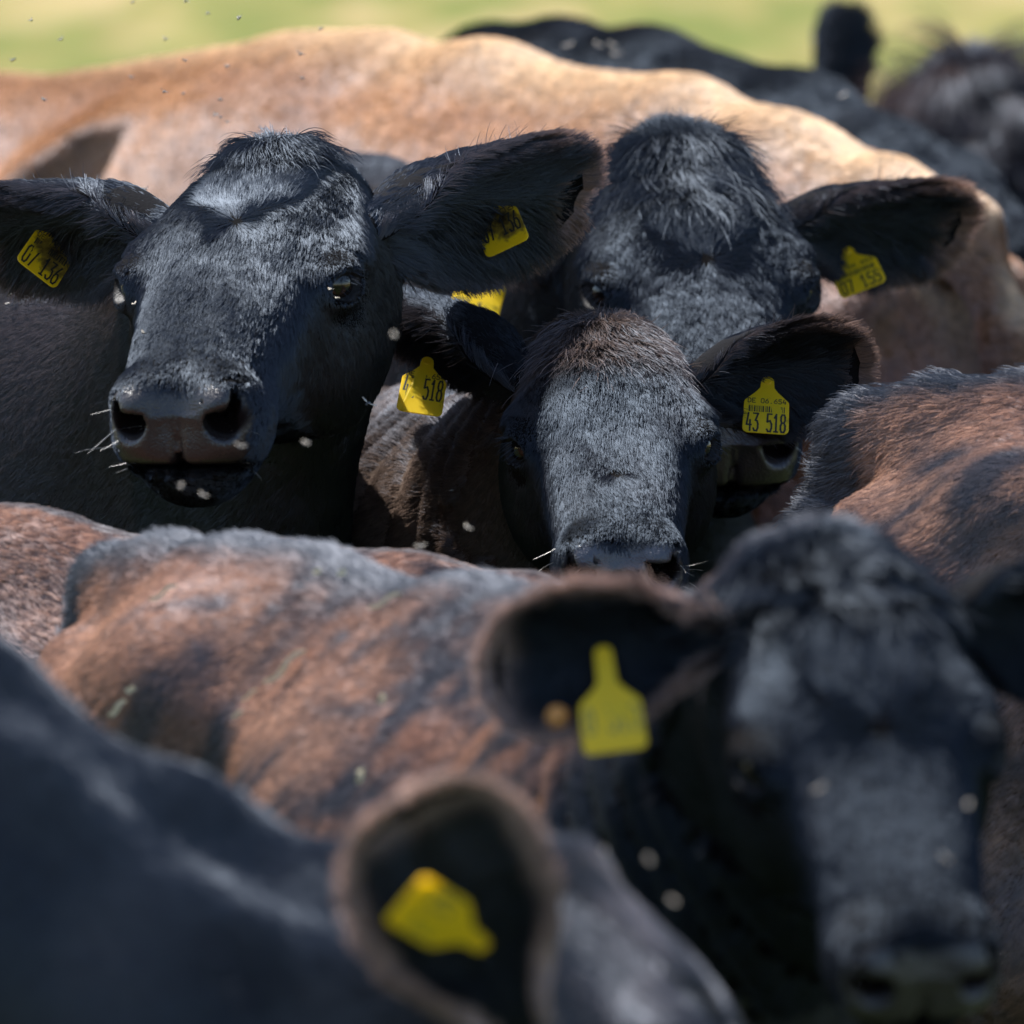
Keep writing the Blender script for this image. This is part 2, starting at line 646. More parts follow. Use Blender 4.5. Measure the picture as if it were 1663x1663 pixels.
def build_head(S, O, R, s, eyes=True):
    def P(*p):
        return O + s * (R @ np.array([p[0], float(warp(p[1])), p[2]], float))

    def E(c, r, k=.02, Rl=None, sign=1):
        S.ell(P(*c), np.array(r) * s, k * s, R if Rl is None else R @ Rl, sign)

    def rot(ax, deg):
        return np.array(Matrix.Rotation(math.radians(deg), 3, ax))
    S.loft(O, R,
           warp(np.array([-.075, -.045, 0, .05, .10, .145, .185, .225, .27, .32, .37, .41, .445, .472, .492, .506])) * s,
           np.array([.03, .066, .088, .108, .120, .124, .119, .105, .086, .070, .060, .056, .058, .057, .046, .024]) * s,
           np.array([-.06, -.022, .002, .018, .024, .023, .015, .007, .001, -.003, -.006, -.008, -.011, -.019, -.034, -.054]) * s,
           np.array([-.10, -.14, -.185, -.215, -.228, -.230, -.224, -.210, -.192, -.172, -.156, -.146, -.138, -.130, -.116, -.088]) * s,
           k=.06 * s, n=2.75, egg=.36)
    for q in (1, -1):
        E((q * .100, .166, -.032), (.026, .046, .018), .03)             # brow ridge
        E((q * .080, .13, -.145), (.030, .095, .075), .06)              # cheek muscle
        E((q * .050, .31, -.060), (.022, .10, .030), .05)               # facial crest
        E((q * .054, .445, -.090), (.026, .045, .036), .03)             # upper lip side
        E((q * .045, .474, -.042), (.022, .030, .019), .03)             # nostril wing
        E((q * .028, .490, -.088), (.032, .020, .020), .03)              # lower pad
        if eyes:
            c = np.array([q * EYE[0], EYE[1], EYE[2]])
            en, ey, ez = eye_axes(q)
            E(c + en * .011, (.0285, .0285, .0265), .016)                        # soft swelling round the eye
            E(c + en * .036, (.021, .024, .0150), .006, np.stack([en, ey, ez], 1), -1)
            for t0, t1, al, am, rr in ((6, 174, 56, 40, .0062), (195, 345, 56, 50, .0042)):
                pts = []
                for th in np.linspace(t0, t1, 9):
                    t = math.radians(th)
                    a = math.radians(al + (am - al) * math.sin(math.pi * (th - t0) / (t1 - t0)))
                    pts.append(P(*(c + .0262 * (en * math.cos(a) + (ey * math.cos(t) * 1.12 + ez * math.sin(t)) * math.sin(a)))))
                for a, b in zip(pts[:-1], pts[1:]):
                    S.cone(a, b, rr * s, rr * s, .006 * s)
        Rn = rot('Y', q * 32) @ rot('Z', -q * 22)
        E((q * .046, .502, -.058), (.0175, .050, .0135), .005, Rn, -1)         # nostril
        E((q * .057, .492, -.046), (.0070, .036, .0170), .005, Rn, -1)          # nostril slit
    E((0, .0, -.01), (.034, .022, .016), .02, None, 1)
    E((0, .440, -.120), (.040, .034, .022), .03)                         # lower lip
    E((0, .43, -.135), (.042, .06, .028), .05)                            # chin
    E((0, .49, -.112), (.075, .045, .0026), .008, rot('X', 26), -1)          # mouth line
    E((0, .505, -.090), (.0025, .012, .016), .012, None, -1)               # philtrum


BODY_Y = [-.16, -.11, -.04, .06, .18, .34, .55, .75, .92, 1.08, 1.2, 1.28]
BODY_W = [.06, .15, .215, .25, .255, .262, .315, .295, .245, .20, .13, .05]
BODY_T = [-.26, -.11, -.035, -.005, .0, -.012, -.008, .0, .012, -.03, -.14, -.28]
BODY_B = [.60, .53, .50, .49, .46, .42, .39, .40, .42, .45, .50, .60]


class Cow:
    pass


def make_cow(name, tail, withers, head, h=0.012, ears=(), fat=1.0, colfn=None, style=None, disp=None,
             neck=None, h_eyes=True, hook=1.0, fossa=1.0, shoulder=1.0, neck_r=1.0, dewlap=True, extra=None, arch=0.0, refine=1):
    t0 = time.time()
    C = Cow()
    C.name, C.style, C.colfn = name, style, colfn
    T, W = np.asarray(tail, float) - [0, 0, .032], np.asarray(withers, float) - [0, 0, .03]
    f = W - T
    Lb = math.hypot(f[0], f[1])
    fx = np.array([f[0], f[1], 0]) / Lb
    up = np.array([0, 0, 1.0])
    lat = np.cross(up, fx)
    lat = -lat                                    # local x = animal's right
    Rb = np.stack([lat, fx, up], 1)
    C.T, C.Rb, C.Lb = T, Rb, Lb
    H = (T[2] + W[2]) / 2
    s = H / 1.25
    slope = (W[2] - T[2]) / Lb
    C.H, C.s, C.slope, C.ar = H, s, slope, None

    def ar(y):
        return arch * np.interp(y, [-.2, -.05, .12, .3, .6, .8, 1.0, 1.3], [-.2, 0, .62, 1, .95, .55, 0, 0])

    def B(x, y, z):      # x lateral, y along in body lengths, z relative to dorsal line (m)
        return T + Rb @ np.array([x, y * Lb, z + slope * y * Lb + ar(y)])
    C.B, C.ar = B, ar
    S = Shape()
    ys = np.array(BODY_Y)
    line = slope * ys * Lb + ar(ys)
    S.loft(T, Rb, ys * Lb, np.array(BODY_W) * s * fat, np.array(BODY_T) * s + line,
           np.array(BODY_B) * H - T[2], k=.08, n=2.25, egg=-.30)
    # the back narrows upward: use a ridge for the spine
    for a, b in ((-.02, .14), (.14, .3), (.3, .62), (.62, .8), (.8, .95)):
        S.cone(B(0, a, -.05 * s), B(0, b, -.05 * s), .038 * s, .038 * s, .10)
    for q in (1, -1):
        S.ell(B(q * .180 * s * fat, .19, -.095 * s), np.array([.045, .09, .05]) * s * hook, .12, Rb)
        S.ell(B(q * .11 * s * fat, -.09, -.13 * s), np.array([.04, .04, .05]) * s * hook, .06, Rb)
        if fossa:
            S.ell(B(q * .275 * s * fat, .345, -.225 * s), np.array([.07, .09, .085]) * s * fossa, .06, Rb, -1)
        S.ell(B(q * .155 * s * fat, .98, -.30 * s), np.array([.085, .10, .26]) * s * shoulder, .08, Rb)
        S.ell(B(q * .15 * s * fat, .03, -.45 * s), np.array([.115, .19, .30]) * s, .10, Rb)
        # hind leg
        z0 = -(T[2])
        jt = [B(q * .16 * s, .06, -.45 * s), B(q * .17 * s, .20, -.63 * s), B(q * .15 * s, -.04, -T[2] + .50 * s),
              B(q * .15 * s, .02, -T[2] + .12 * s), B(q * .15 * s, .06, -T[2] + .05 * s)]
        rr = [.12, .095, .052, .035, .045]
        for i in range(4):
            p, r_ = jt[i].copy(), jt[i + 1].copy()
            if i >= 2:
                r_[2] = max(r_[2], .05 * s)
            S.cone(p, r_, rr[i] * s, rr[i + 1] * s, .05)
        S.cone(jt[4], jt[4] + np.array([0, 0, -.03 * s]), .046 * s, .055 * s, .02)
        zw = -W[2]
        jt = [B(q * .15 * s, 1.05, -.5 * s), B(q * .14 * s, .97, -T[2] - slope * .97 * Lb + .56 * s), B(q * .14 * s, .99, -T[2] - slope * .99 * Lb + .34 * s),
              B(q * .14 * s, .99, -T[2] - slope * .99 * Lb + .11 * s), B(q * .14 * s, 1.02, -T[2] - slope * 1.02 * Lb + .05 * s)]
        rr = [.10, .075, .05, .034, .045]
        for i in range(4):
            S.cone(jt[i], jt[i + 1], rr[i] * s, rr[i + 1] * s, .05)
        S.cone(jt[4], jt[4] + np.array([0, 0, -.03 * s]), .046 * s, .055 * s, .02)
    # tail
    tp = [B(0, -.02, -.03 * s), B(0, -.13, -.03 * s), B(.01, -.195, -.16 * s), B(.01, -.20, -.45 * s), B(.02, -.19, -.75 * s)]
    tr = [.05, .036, .030, .022, .03]
    for i in range(4):
        S.cone(tp[i], tp[i + 1], tr[i] * s, tr[i + 1] * s, .05)
    # neck and head
    O, Rh, hs = head
    C.O, C.Rh, C.hs = O, Rh, hs

    def Hd(*p):
        return O + hs * (Rh @ np.array(p, float))
    C.Hd = Hd
    if neck is None:
        nr = neck_r
        a = B(0, .98, -.27 * s)
        b = Hd(0, -.01, -.13)
        S.cone(a, b, .20 * s * nr, .100 * hs, .09)
        S.cone(B(0, .95, -.085 * s), Hd(0, -.030, -.085), .07 * s, .045 * hs, .05)
        S.cone(B(0, 1.10, -.52 * s), Hd(0, .03, -.20), .12 * s, .055 * hs, .12)
        if dewlap:
            S.cone(B(0, 1.14, -.62 * s), Hd(0, .02, -.22), .05 * s, .03 * hs, .10)
    else:
        neck(S, B, Hd, s, hs)
    build_head(S, O, Rh, hs, h_eyes)
    if extra:
        extra(S, B, Hd, s, hs)

    def base_disp(P):
        q = P - T
        d = .006 * fbm(q * 5.0, 2, 3)
        d0 = d
        if disp is not None:
            d = d + disp((q @ Rb) * np.array([1, 1 / Lb, 1]), ((P - O) @ Rh) / hs)
        lh = ((P - O) @ Rh) / hs
        inhead = (lh[:, 1] > -.02) & (np.abs(lh[:, 0]) < .2) & (lh[:, 2] > -.3)
        return np.where(inhead, .25 * d0, d)
    S.disp = base_disp
    V, F, N = S.mesh(h)
    C.S = S
    for lev in range(refine):
        lc = ((V[F].mean(1) - O) @ Rh) / hs
        lc[:, 1] = unwarp(lc[:, 1])
        sel = (lc[:, 1] > -.04) & (np.abs(lc[:, 0]) < .16) & (lc[:, 2] > -.26) & (lc[:, 2] < .07)
        if lev:
            r = np.minimum(np.sqrt(((np.abs(lc) - np.array([.115, .19, .05])) ** 2).sum(1)), np.sqrt(((lc - np.array([0, .50, -.065])) ** 2 * np.array([.5, 1, 1])).sum(1)))
            sel &= r < (.062 if h_eyes else .0)
        V, F = refine_quads(S, V, F, sel)
    if refine:
        N = unit(S.grad(V, 0.0015))
    lb = (V - T) @ Rb
    lh = ((V - O) @ Rh) / hs
    lh[:, 1] = unwarp(lh[:, 1])
    nl = N @ Rh
    inh = (np.abs(lh[:, 0]) < .17) & (lh[:, 2] > -.27) & (lh[:, 2] < .06)
    headw = sstep(-.06, .05, lh[:, 1]) * inh
    # --- fur direction
    bd = -fx + np.array([0, 0, -.55])
    dirb = np.repeat(bd[None], len(V), 0)
    dorsal = sstep(.10, .0, np.abs(lb[:, 0])) * (N[:, 2] > 0)
    dirb = lerp(dirb, -fx, dorsal)
    side = sstep(.05, .25, np.abs(lb[:, 0]))
    dirb[:, 2] -= .5 * side
    st = style
    yw = st.get('whorl', .17)
    # forehead: hair parts at the whorl
    up_amt = sstep(yw + .015, yw - .03, lh[:, 1] + .5 * np.abs(lh[:, 0])) * sstep(.085, .03, np.abs(lh[:, 0]))
    rad = np.stack([lh[:, 0] * .9, (lh[:, 1] - yw), np.zeros(len(V))], 1)
    rad = unit(rad)
    near = np.exp(-(((lh[:, 1] - yw) ** 2 + lh[:, 0] ** 2) / st.get('wr', .045) ** 2))
    down = np.stack([lh[:, 0] * 2.2, np.full(len(V), 1.0), np.zeros(len(V))], 1)
    upd = np.stack([lh[:, 0] * 2.5, np.full(len(V), -1.0), np.zeros(len(V))], 1)
    hd = lerp(down, upd, up_amt) if st.get('updo', True) else down
    hd = lerp(unit(hd), rad, np.clip(near * 1.2, 0, 1))
    sidef = sstep(.055, .105, np.abs(lh[:, 0])) * sstep(.01, -.05, lh[:, 2])
    sd = np.stack([np.zeros(len(V)), np.full(len(V), -.15), np.full(len(V), -1.0)], 1)
    hd = lerp(hd, sd, sidef)
    hdw = unit(hd) @ Rh.T
    dirn = lerp(dirb / np.linalg.norm(bd), hdw, headw)
    wv = np.stack([fbm((V - T) * st.get('wavef', 22), 2, 11), fbm((V - T) * st.get('wavef', 22), 2, 12), fbm((V - T) * st.get('wavef', 22), 2, 13)], 1)
    dirn = dirn + st.get('wave', .45) * wv
    # --- bare skin: nose pad, nostrils, eye rims, mouth
    pad = sstep(.480, .490, lh[:, 1] + .25 * np.abs(lh[:, 0]) * 0) * sstep(.078, .066, np.abs(lh[:, 0])) * sstep(-.112, -.100, lh[:, 2]) * (lh[:, 2] < .03)
    pad = np.maximum(pad * sstep(.455, .488, lh[:, 1] - .12 * (lh[:, 2] + .03)), 0) * headw
    bare = pad.copy()
    for q in (1, -1):
        dn = np.sqrt(((lh - np.array([q * .05, .495, -.055])) ** 2).sum(1))
        bare = np.maximum(bare, sstep(.036, .026, dn) * headw)
        if h_eyes:
            de = np.sqrt(((lh - np.array([q * .114, .202, -.037])) ** 2 / np.array([1, 1, .85]) ** 2).sum(1))
            bare = np.maximum(bare, sstep(.026, .020, de) * headw)
    ln = lerp(np.array([st['len']]), np.array([st.get('hlen', st['len'] * .8)]), headw)[:, 0]
    ln = ln * (1 - .55 * sstep(.33, .46, lh[:, 1]) * headw)
    for q in (1, -1):
        de = np.sqrt(((lh - np.array([q * .115, .19, -.045])) ** 2).sum(1))
        ln = ln * (1 - .8 * sstep(.060, .034, de) * headw)
    poll = np.exp(-((lh[:, 1] - .0) ** 2 + lh[:, 0] ** 2 * 1.5 + (lh[:, 2]) ** 2) / .055 ** 2)
    ln = ln * (1 + st.get('topl', 1.2) * poll)
    lift = np.full(len(V), st.get('lift', .28)) + st.get('toplift', .35) * poll
    ridge = sstep(.075, .03, np.abs(lb[:, 0])) * (N[:, 2] > -.3) * (1 - headw) * st.get('ridge', 0)
    ln = ln * (1 + ridge)
    lift = lift + .35 * ridge
    dens = (1 - bare)
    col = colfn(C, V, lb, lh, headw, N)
    skin = col * .45
    padc = np.array(st.get('pad', (.020, .016, .016)))
    skin = lerp(skin, padc, np.clip(bare, 0, 1))
    wetm = np.clip(bare, 0, 1)
    rim_ = (lh[:, 1] < .30) & (bare > .01)
    skin[rim_] = np.array([.007, .006, .006])
    wetm = np.where(rim_, wetm * .45, wetm)
    for q in (1, -1):       # shade inside the nostrils, painted in as near-black, dull skin
        dn = np.sqrt((((lh - np.array([q * .049, .480, -.056])) / np.array([.022, .030, .020])) ** 2).sum(1))
        ins = sstep(1.25, .95, dn) * headw
        skin = lerp(skin, np.array([.006, .004, .004]), ins)
        wetm = wetm * (1 - ins)
    parts = [dict(V=V, F=F, N=N, dir=dirn, len=ln, lift=lift, dens=dens, col=col, skin=skin, wet=wetm, clump=np.ones(len(V)))]
    C.ears = []
    for e in ears:
        p = make_ear(C, **e)
        parts.append(p)
        C.ears.append(p['V'])
    off, acc = 0, {k: [] for k in ('V', 'F', 'N', 'dir', 'len', 'lift', 'dens', 'col', 'skin', 'wet', 'clump')}
    for p in parts:
        for k in acc:
            acc[k].append(p[k] + off if k == 'F' else p[k])
        off += len(p['V'])
    for k in acc:
        setattr(C, k, np.concatenate(acc[k]))
    C.furdir = getattr(C, 'dir')
    C.obj = link_mesh(name, C.V, C.F, M_SKIN, col=C.skin, wet=C.wet)
    if h_eyes:
        for q in (1, -1):
            n = 24
            th = np.linspace(0, math.pi, n // 2 + 1)
            ph = np.linspace(0, 2 * math.pi, n, endpoint=False)
            vv = np.array([[math.cos(t), math.sin(t) * math.cos(p), math.sin(t) * math.sin(p)] for t in th for p in ph]) * .0250 * hs
            ff = [(i * n + j, i * n + (j + 1) % n, (i + 1) * n + (j + 1) % n, (i + 1) * n + j) for i in range(n // 2) for j in range(n)]
            eo = link_mesh('eye', vv, ff, M_EYE, C.obj)
            mw = np.eye(4)
            gaze = rotvec(np.array([0, 0, q * math.radians(32)]))
            mw[:3, :3] = Rh @ gaze * 1.0
            mw[:3, 3] = Hd(q * EYE[0], EYE[1], EYE[2])
            eo.matrix_world = Matrix(mw)
    print(name, len(C.V), 'verts', round(time.time() - t0, 1), 's')
    return C


def make_ear(C, base, tip, open_dir, W, droop=0.0, rim=.03, col=None, rimcol=None, inner_col=None, cup=1.0, inner_len=.03, rimw=.28):
    base, tip = np.asarray(base, float), np.asarray(tip, float)
    a = tip - base
    L = np.linalg.norm(a)
    a = a / L
    o = np.asarray(open_dir, float)
    o = unit(o - a * (o @ a))
    b = np.cross(a, o)
    nt, nu = 26, 23
    tt = np.linspace(0, 1, nt)
    uu = np.linspace(-1, 1, nu)
    hw = W / 2 * np.interp(tt, [0, .1, .25, .42, .6, .78, .9, .97, 1], [.30, .38, .68, .95, 1.0, .95, .78, .52, .20])
    ph = np.radians(np.interp(tt, [0, .15, .35, .6, .85, 1], [165, 130, 78, 52, 42, 40])) * cup
    out, inn, no, axd, uw, tw = [], [], [], [], [], []
    dr = np.array([0, 0, -droop])
    for t, h_, p in zip(tt, hw, ph):
        r = h_ / max(math.sin(min(p, math.pi / 2)), .2) if p < math.pi / 2 else h_
        c = base + a * (t * L) + dr * t * t
        for u in uu:
            lo = -r * math.cos(p * u) + r * math.cos(min(p, math.pi / 2)) * .9
            pt = c + b * (r * math.sin(p * u)) + o * lo
            n = b * math.sin(p * u) - o * math.cos(p * u)
            th = .0045 * (1 - .4 * abs(u))
            out.append(pt + n * th)
            inn.append(pt - n * th)
            no.append(n)
            uw.append(u)
            tw.append(t)
    out, inn, no, uw, tw = map(np.array, (out, inn, no, uw, tw))
    n = nt * nu
    F = []
    for i in range(nt - 1):
        for j in range(nu - 1):
            q = (i * nu + j, i * nu + j + 1, (i + 1) * nu + j + 1, (i + 1) * nu + j)
            F.append(q[::-1])
            F.append(tuple(n + k for k in q))
    for i in range(nt - 1):
        for j, fl in ((0, 0), (nu - 1, 1)):
            q = (i * nu + j, (i + 1) * nu + j, n + (i + 1) * nu + j, n + i * nu + j)
            F.append(q if fl else q[::-1])
    for j in range(nu - 1):
        q = ((nt - 1) * nu + j, (nt - 1) * nu + j + 1, n + (nt - 1) * nu + j + 1, n + (nt - 1) * nu + j)
        F.append(q[::-1])
    F = np.array(F)
    V = np.concatenate([out, inn])
    N = np.concatenate([no, -no])
    u2, t2 = np.concatenate([uw, uw]), np.concatenate([tw, tw])
    inner = np.concatenate([np.zeros(n), np.ones(n)])
    edge = np.maximum(sstep(.72, 1, np.abs(u2)), sstep(.85, 1, t2))
    redge = np.maximum(sstep(1 - rimw, 1 - rimw * .4, np.abs(u2)), sstep(1 - rimw * .55, 1 - rimw * .2, t2))
    d_out = a[None] + b * (u2 * .35)[:, None]
    d_in = a[None] * .55 + b * (np.sign(u2) * (.35 + .6 * np.abs(u2)))[:, None] + o * .25
    dirn = lerp(d_out, d_in, inner)
    rimd = a[None] * (.35 + .8 * sstep(.7, 1, t2))[:, None] + b * (u2 * 1.0)[:, None]
    dirn = lerp(dirn, rimd, edge * .8)
    dirn = dirn + .35 * np.stack([fbm(V * 30, 2, 31 + k) for k in range(3)], 1)
    ln = lerp(np.array([.020]), np.array([inner_len]), inner * sstep(.9, .3, np.abs(u2) * .7))[:, 0] * (1 - edge) + rim * edge
    col = np.array(col if col is not None else (.012, .012, .014))
    rc = np.array(rimcol if rimcol is not None else col)
    ic = np.array(inner_col if inner_col is not None else col * .7)
    cc = lerp(np.repeat(col[None], len(V), 0), np.repeat(ic[None], len(V), 0), inner)
    cc = lerp(cc, np.repeat(rc[None], len(V), 0), (redge if rimw > .3 else edge * (.12 + .88 * sstep(.55, .98, t2))))
    lift = lerp(np.array([.30]), np.array([.55]), inner)[:, 0] - .1 * edge
    dens = np.full(len(V), 1.0) + .7 * edge + .25 * inner
    return dict(V=V, F=F, N=N, dir=dirn, len=ln, lift=lift, dens=dens, col=cc, skin=np.repeat(col[None] * .5, len(V), 0), wet=np.zeros(len(V)), clump=np.full(len(V), 1.3))


# ------------------------------------------------------------------ coat growing
def grow(C, n_per_m2, width, K=5):
    st = C.style
    F = np.concatenate([C.F[:, [0, 1, 2]], C.F[:, [0, 2, 3]]])
    V = C.V
    e1, e2 = V[F[:, 1]] - V[F[:, 0]], V[F[:, 2]] - V[F[:, 0]]
    ar = np.linalg.norm(np.cross(e1, e2), axis=1) / 2
    cen = V[F].mean(1)
    q = proj(cen)
    inside = (q[:, 0] > -170) & (q[:, 0] < PX + 170) & (q[:, 1] > -120) & (q[:, 1] < PX + 170)
    nrm = unit(np.cross(e1, e2))
    view = unit(CAM - cen)
    fac = (nrm * view).sum(1)
    wgt = np.where(inside, sstep(-.45, -.1, fac) * .95 + .05, .0)
    cx = np.clip((q[:, 0] / ZC).astype(int) + ZP, 0, ZBUF.shape[1] - 1)
    cy = np.clip((q[:, 1] / ZC).astype(int) + ZP, 0, ZBUF.shape[0] - 1)
    hid = q[:, 2] > ZFAR[cy, cx] + .16
    wgt = wgt * np.where(hid, .06, 1)
    lam = ar * C.dens[F].mean(1) * wgt * n_per_m2 * HAIR_MUL
    cnt = RNG.poisson(lam)
    fi = np.repeat(np.arange(len(F)), cnt)
    n = len(fi)
    r1, r2 = RNG.random(n), RNG.random(n)
    sw = r1 + r2 > 1
    r1[sw], r2[sw] = 1 - r1[sw], 1 - r2[sw]
    bw = np.stack([1 - r1 - r2, r1, r2], 1)
    tri = F[fi]

    def ip(A):
        A = A[tri]
        return (A * (bw if A.ndim == 2 else bw[..., None])).sum(1)
    P, N, D, L, LF, CL, CP = ip(V), unit(ip(C.N)), ip(C.furdir), ip(C.len), ip(C.lift), ip(C.col), ip(C.clump)
    D = D + st.get('wave2', .38) * np.stack([fbm(P * 80, 2, 141 + k) for k in range(3)], 1)
    D = D + .08 * RNG.normal(size=(n, 3))
    D = D - N * (D * N).sum(1)[:, None]
    Tn = unit(D)
    L = L * RNG.uniform(.6, 1.25, n)
    LF = LF * RNG.uniform(.5, 1.5, n)
    Bn = np.cross(N, Tn)
    # locks: hairs lean together
    cs = st.get('lock', .011)
    wq = P / cs + .6 * np.stack([fbm(P * 60, 1, 41 + k) for k in range(3)], 1)
    cell = np.floor(wq)
    cid = cell.astype(np.int64).astype(np.uint32)
    jx = np.stack([_hash(cid[:, 0], cid[:, 1], cid[:, 2] + np.uint32(k * 977)) for k in range(3)], 1)
    cctr = (cell + .5 + .25 * jx) * cs
    pull = cctr - P
    pull = pull - N * (pull * N).sum(1)[:, None]
    pull = pull * (st.get('clump', .45) * CP * RNG.uniform(.4, 1.0, n))[:, None]
    lift_l = LF * (1 + st.get('lvar', .4) * jx[:, 0])
    curl = (jx[:, 1] * .6 + .4 * RNG.normal(size=n)) * st.get('curl', .25)
    Q = np.zeros((n, K, 3))
    for k in range(K):
        s = k / (K - 1)
        Q[:, k] = (P - N * (.0008 * (1 - s)) + Tn * (L * (s - .12 * s * s * LF))[:, None] + N * (L * lift_l * (s - .55 * s * s))[:, None]
                   + Bn * (L * curl * s * s)[:, None] + pull * (s ** 1.3))
    rad = (width / 2) * np.linspace(1, .35, K)[None] * RNG.uniform(.7, 1.3, n)[:, None]
    shade = (1 + .25 * jx[:, 2] + .18 * RNG.normal(size=n))
    CL = np.clip(CL * np.clip(shade, .35, 1.8)[:, None], .002, .95)
    return Q, rad, CL


def build_zbuf(cows):
    global ZBUF, ZFAR, ZC, ZP
    ZC, ZP = 30.0, 8
    n = int(PX / ZC) + 2 * ZP + 2
    ZBUF = np.full((n, n), 99.0)
    for C in cows:
        q = proj(C.V)
        m = q[:, 2] > 1
        cx = (q[m, 0] / ZC).astype(int) + ZP
        cy = (q[m, 1] / ZC).astype(int) + ZP
        k = (cx >= 0) & (cy >= 0) & (cx < n) & (cy < n)
        np.minimum.at(ZBUF, (cy[k], cx[k]), q[m, 2][k])
    ZFAR = ZBUF.copy()
    p = np.pad(ZBUF, 1, constant_values=0)
    for dy in (0, 1, 2):
        for dx in (0, 1, 2):
            ZFAR = np.maximum(ZFAR, p[dy:dy + n, dx:dx + n])


# ------------------------------------------------------------------ coat colours
def black_coat(tint=(1, 1, 1), lvl=.0055, body=None, brown=.25):
    def fn(C, V, lb, lh, hw, N):
        n = fbm((V - C.T) * 9, 3, 21)
        c = np.repeat(np.array([[.95, .98, 1.12]]) * lvl, len(V), 0) * np.array(tint)
        c = lerp(c, np.array([.020, .012, .009]), np.clip(brown * (n + .2), 0, 1))
        if body is not None:
            m = fbm((V - C.T) * 6, 3, 22)
            bc = lerp(np.repeat(np.array(body)[None], len(V), 0), np.array(body) * .45, np.clip(.5 + m, 0, 1))
            c = lerp(bc, c, np.clip(hw + sstep(-.30, -.08, lh[:, 1]) * (np.abs(lh[:, 0]) < .2), 0, 1))
        return c
    return fn


def streaks(C, V, f=7, stretch=.22, seed=0):
    """long dark streaks lying along the hair, from spine down and back"""
    q = (V - C.T) @ C.Rb
    q = q + .04 * np.stack([fbm(V * 5, 2, 50 + k) for k in range(3)], 1)
    al = np.array([0, -.55, -.83])
    a = q @ al
    r = q - a[:, None] * al
    return fbm((r + a[:, None] * al * stretch) * f, 4, 60 + seed)


def brown_coat(brown, dark, amount, headlvl=.0055, stripe=.05, front=None, f=8, seed=0, stripe_col=(.02, .021, .024)):
    def fn(C, V, lb, lh, hw, N):
        y = lb[:, 1] / C.Lb
        m = streaks(C, V, f, .22, seed) + .5 * fbm((V - C.T) * 3.2, 2, 70 + seed)
        fine = streaks(C, V, 30, .15, seed + 3)
        x = amount + 1.1 * m + 1.5 * fine
        if front is not None:
            x = x + front(y, lb)
        t = sstep(-.45, .80, x)
        b2 = lerp(np.repeat(np.array(brown)[None], len(V), 0), np.array(brown) * np.array([.7, .62, .6]), np.clip(.5 + fbm((V - C.T) * 8, 3, 75), 0, 1))
        c = lerp(b2, np.array(dark), t)
        zz = lb[:, 2] - C.slope * lb[:, 1] - C.ar(y)
        sp = sstep(stripe, stripe * .45, np.abs(lb[:, 0]) + .012 * fbm(V * 14, 2, 77)) * (zz > -.4) * (N[:, 2] > -.2)
        sp = np.maximum(sp, (y < -.10) * sstep(.075, .055, np.abs(lb[:, 0])))
        c = lerp(c, np.array(stripe_col), sp)
        hb = np.repeat(np.array([[.95, .98, 1.12]]) * headlvl, len(V), 0)
        n = fbm((V - C.T) * 9, 3, 21)
        hb = lerp(hb, np.array([.022, .014, .011]), np.clip(.3 * (n + .2), 0, 1))
        return lerp(c, hb, np.clip(hw + sstep(-.22, -.04, lh[:, 1]) * (np.abs(lh[:, 0]) < .2), 0, 1))
    return fn


def tan_coat(C, V, lb, lh, hw, N):
    y = lb[:, 1] / C.Lb
    n = fbm((V - C.T) * 4.5, 3, 81)
    n2 = fbm((V - C.T) * 16, 3, 82)
    c = lerp(np.repeat(np.array([[.34, .172, .074]]), len(V), 0), np.array([.23, .105, .044]), np.clip(.45 + .8 * n + .3 * n2, 0, 1))
    zz = lb[:, 2] - C.slope * lb[:, 1] - C.ar(y)
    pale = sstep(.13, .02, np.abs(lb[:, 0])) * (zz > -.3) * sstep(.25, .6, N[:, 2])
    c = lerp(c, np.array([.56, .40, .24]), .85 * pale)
    rump = sstep(.22, -.04, y) * sstep(-.08, -.28, zz)
    c = lerp(c, np.array([.22, .085, .046]), .8 * rump)
    return c

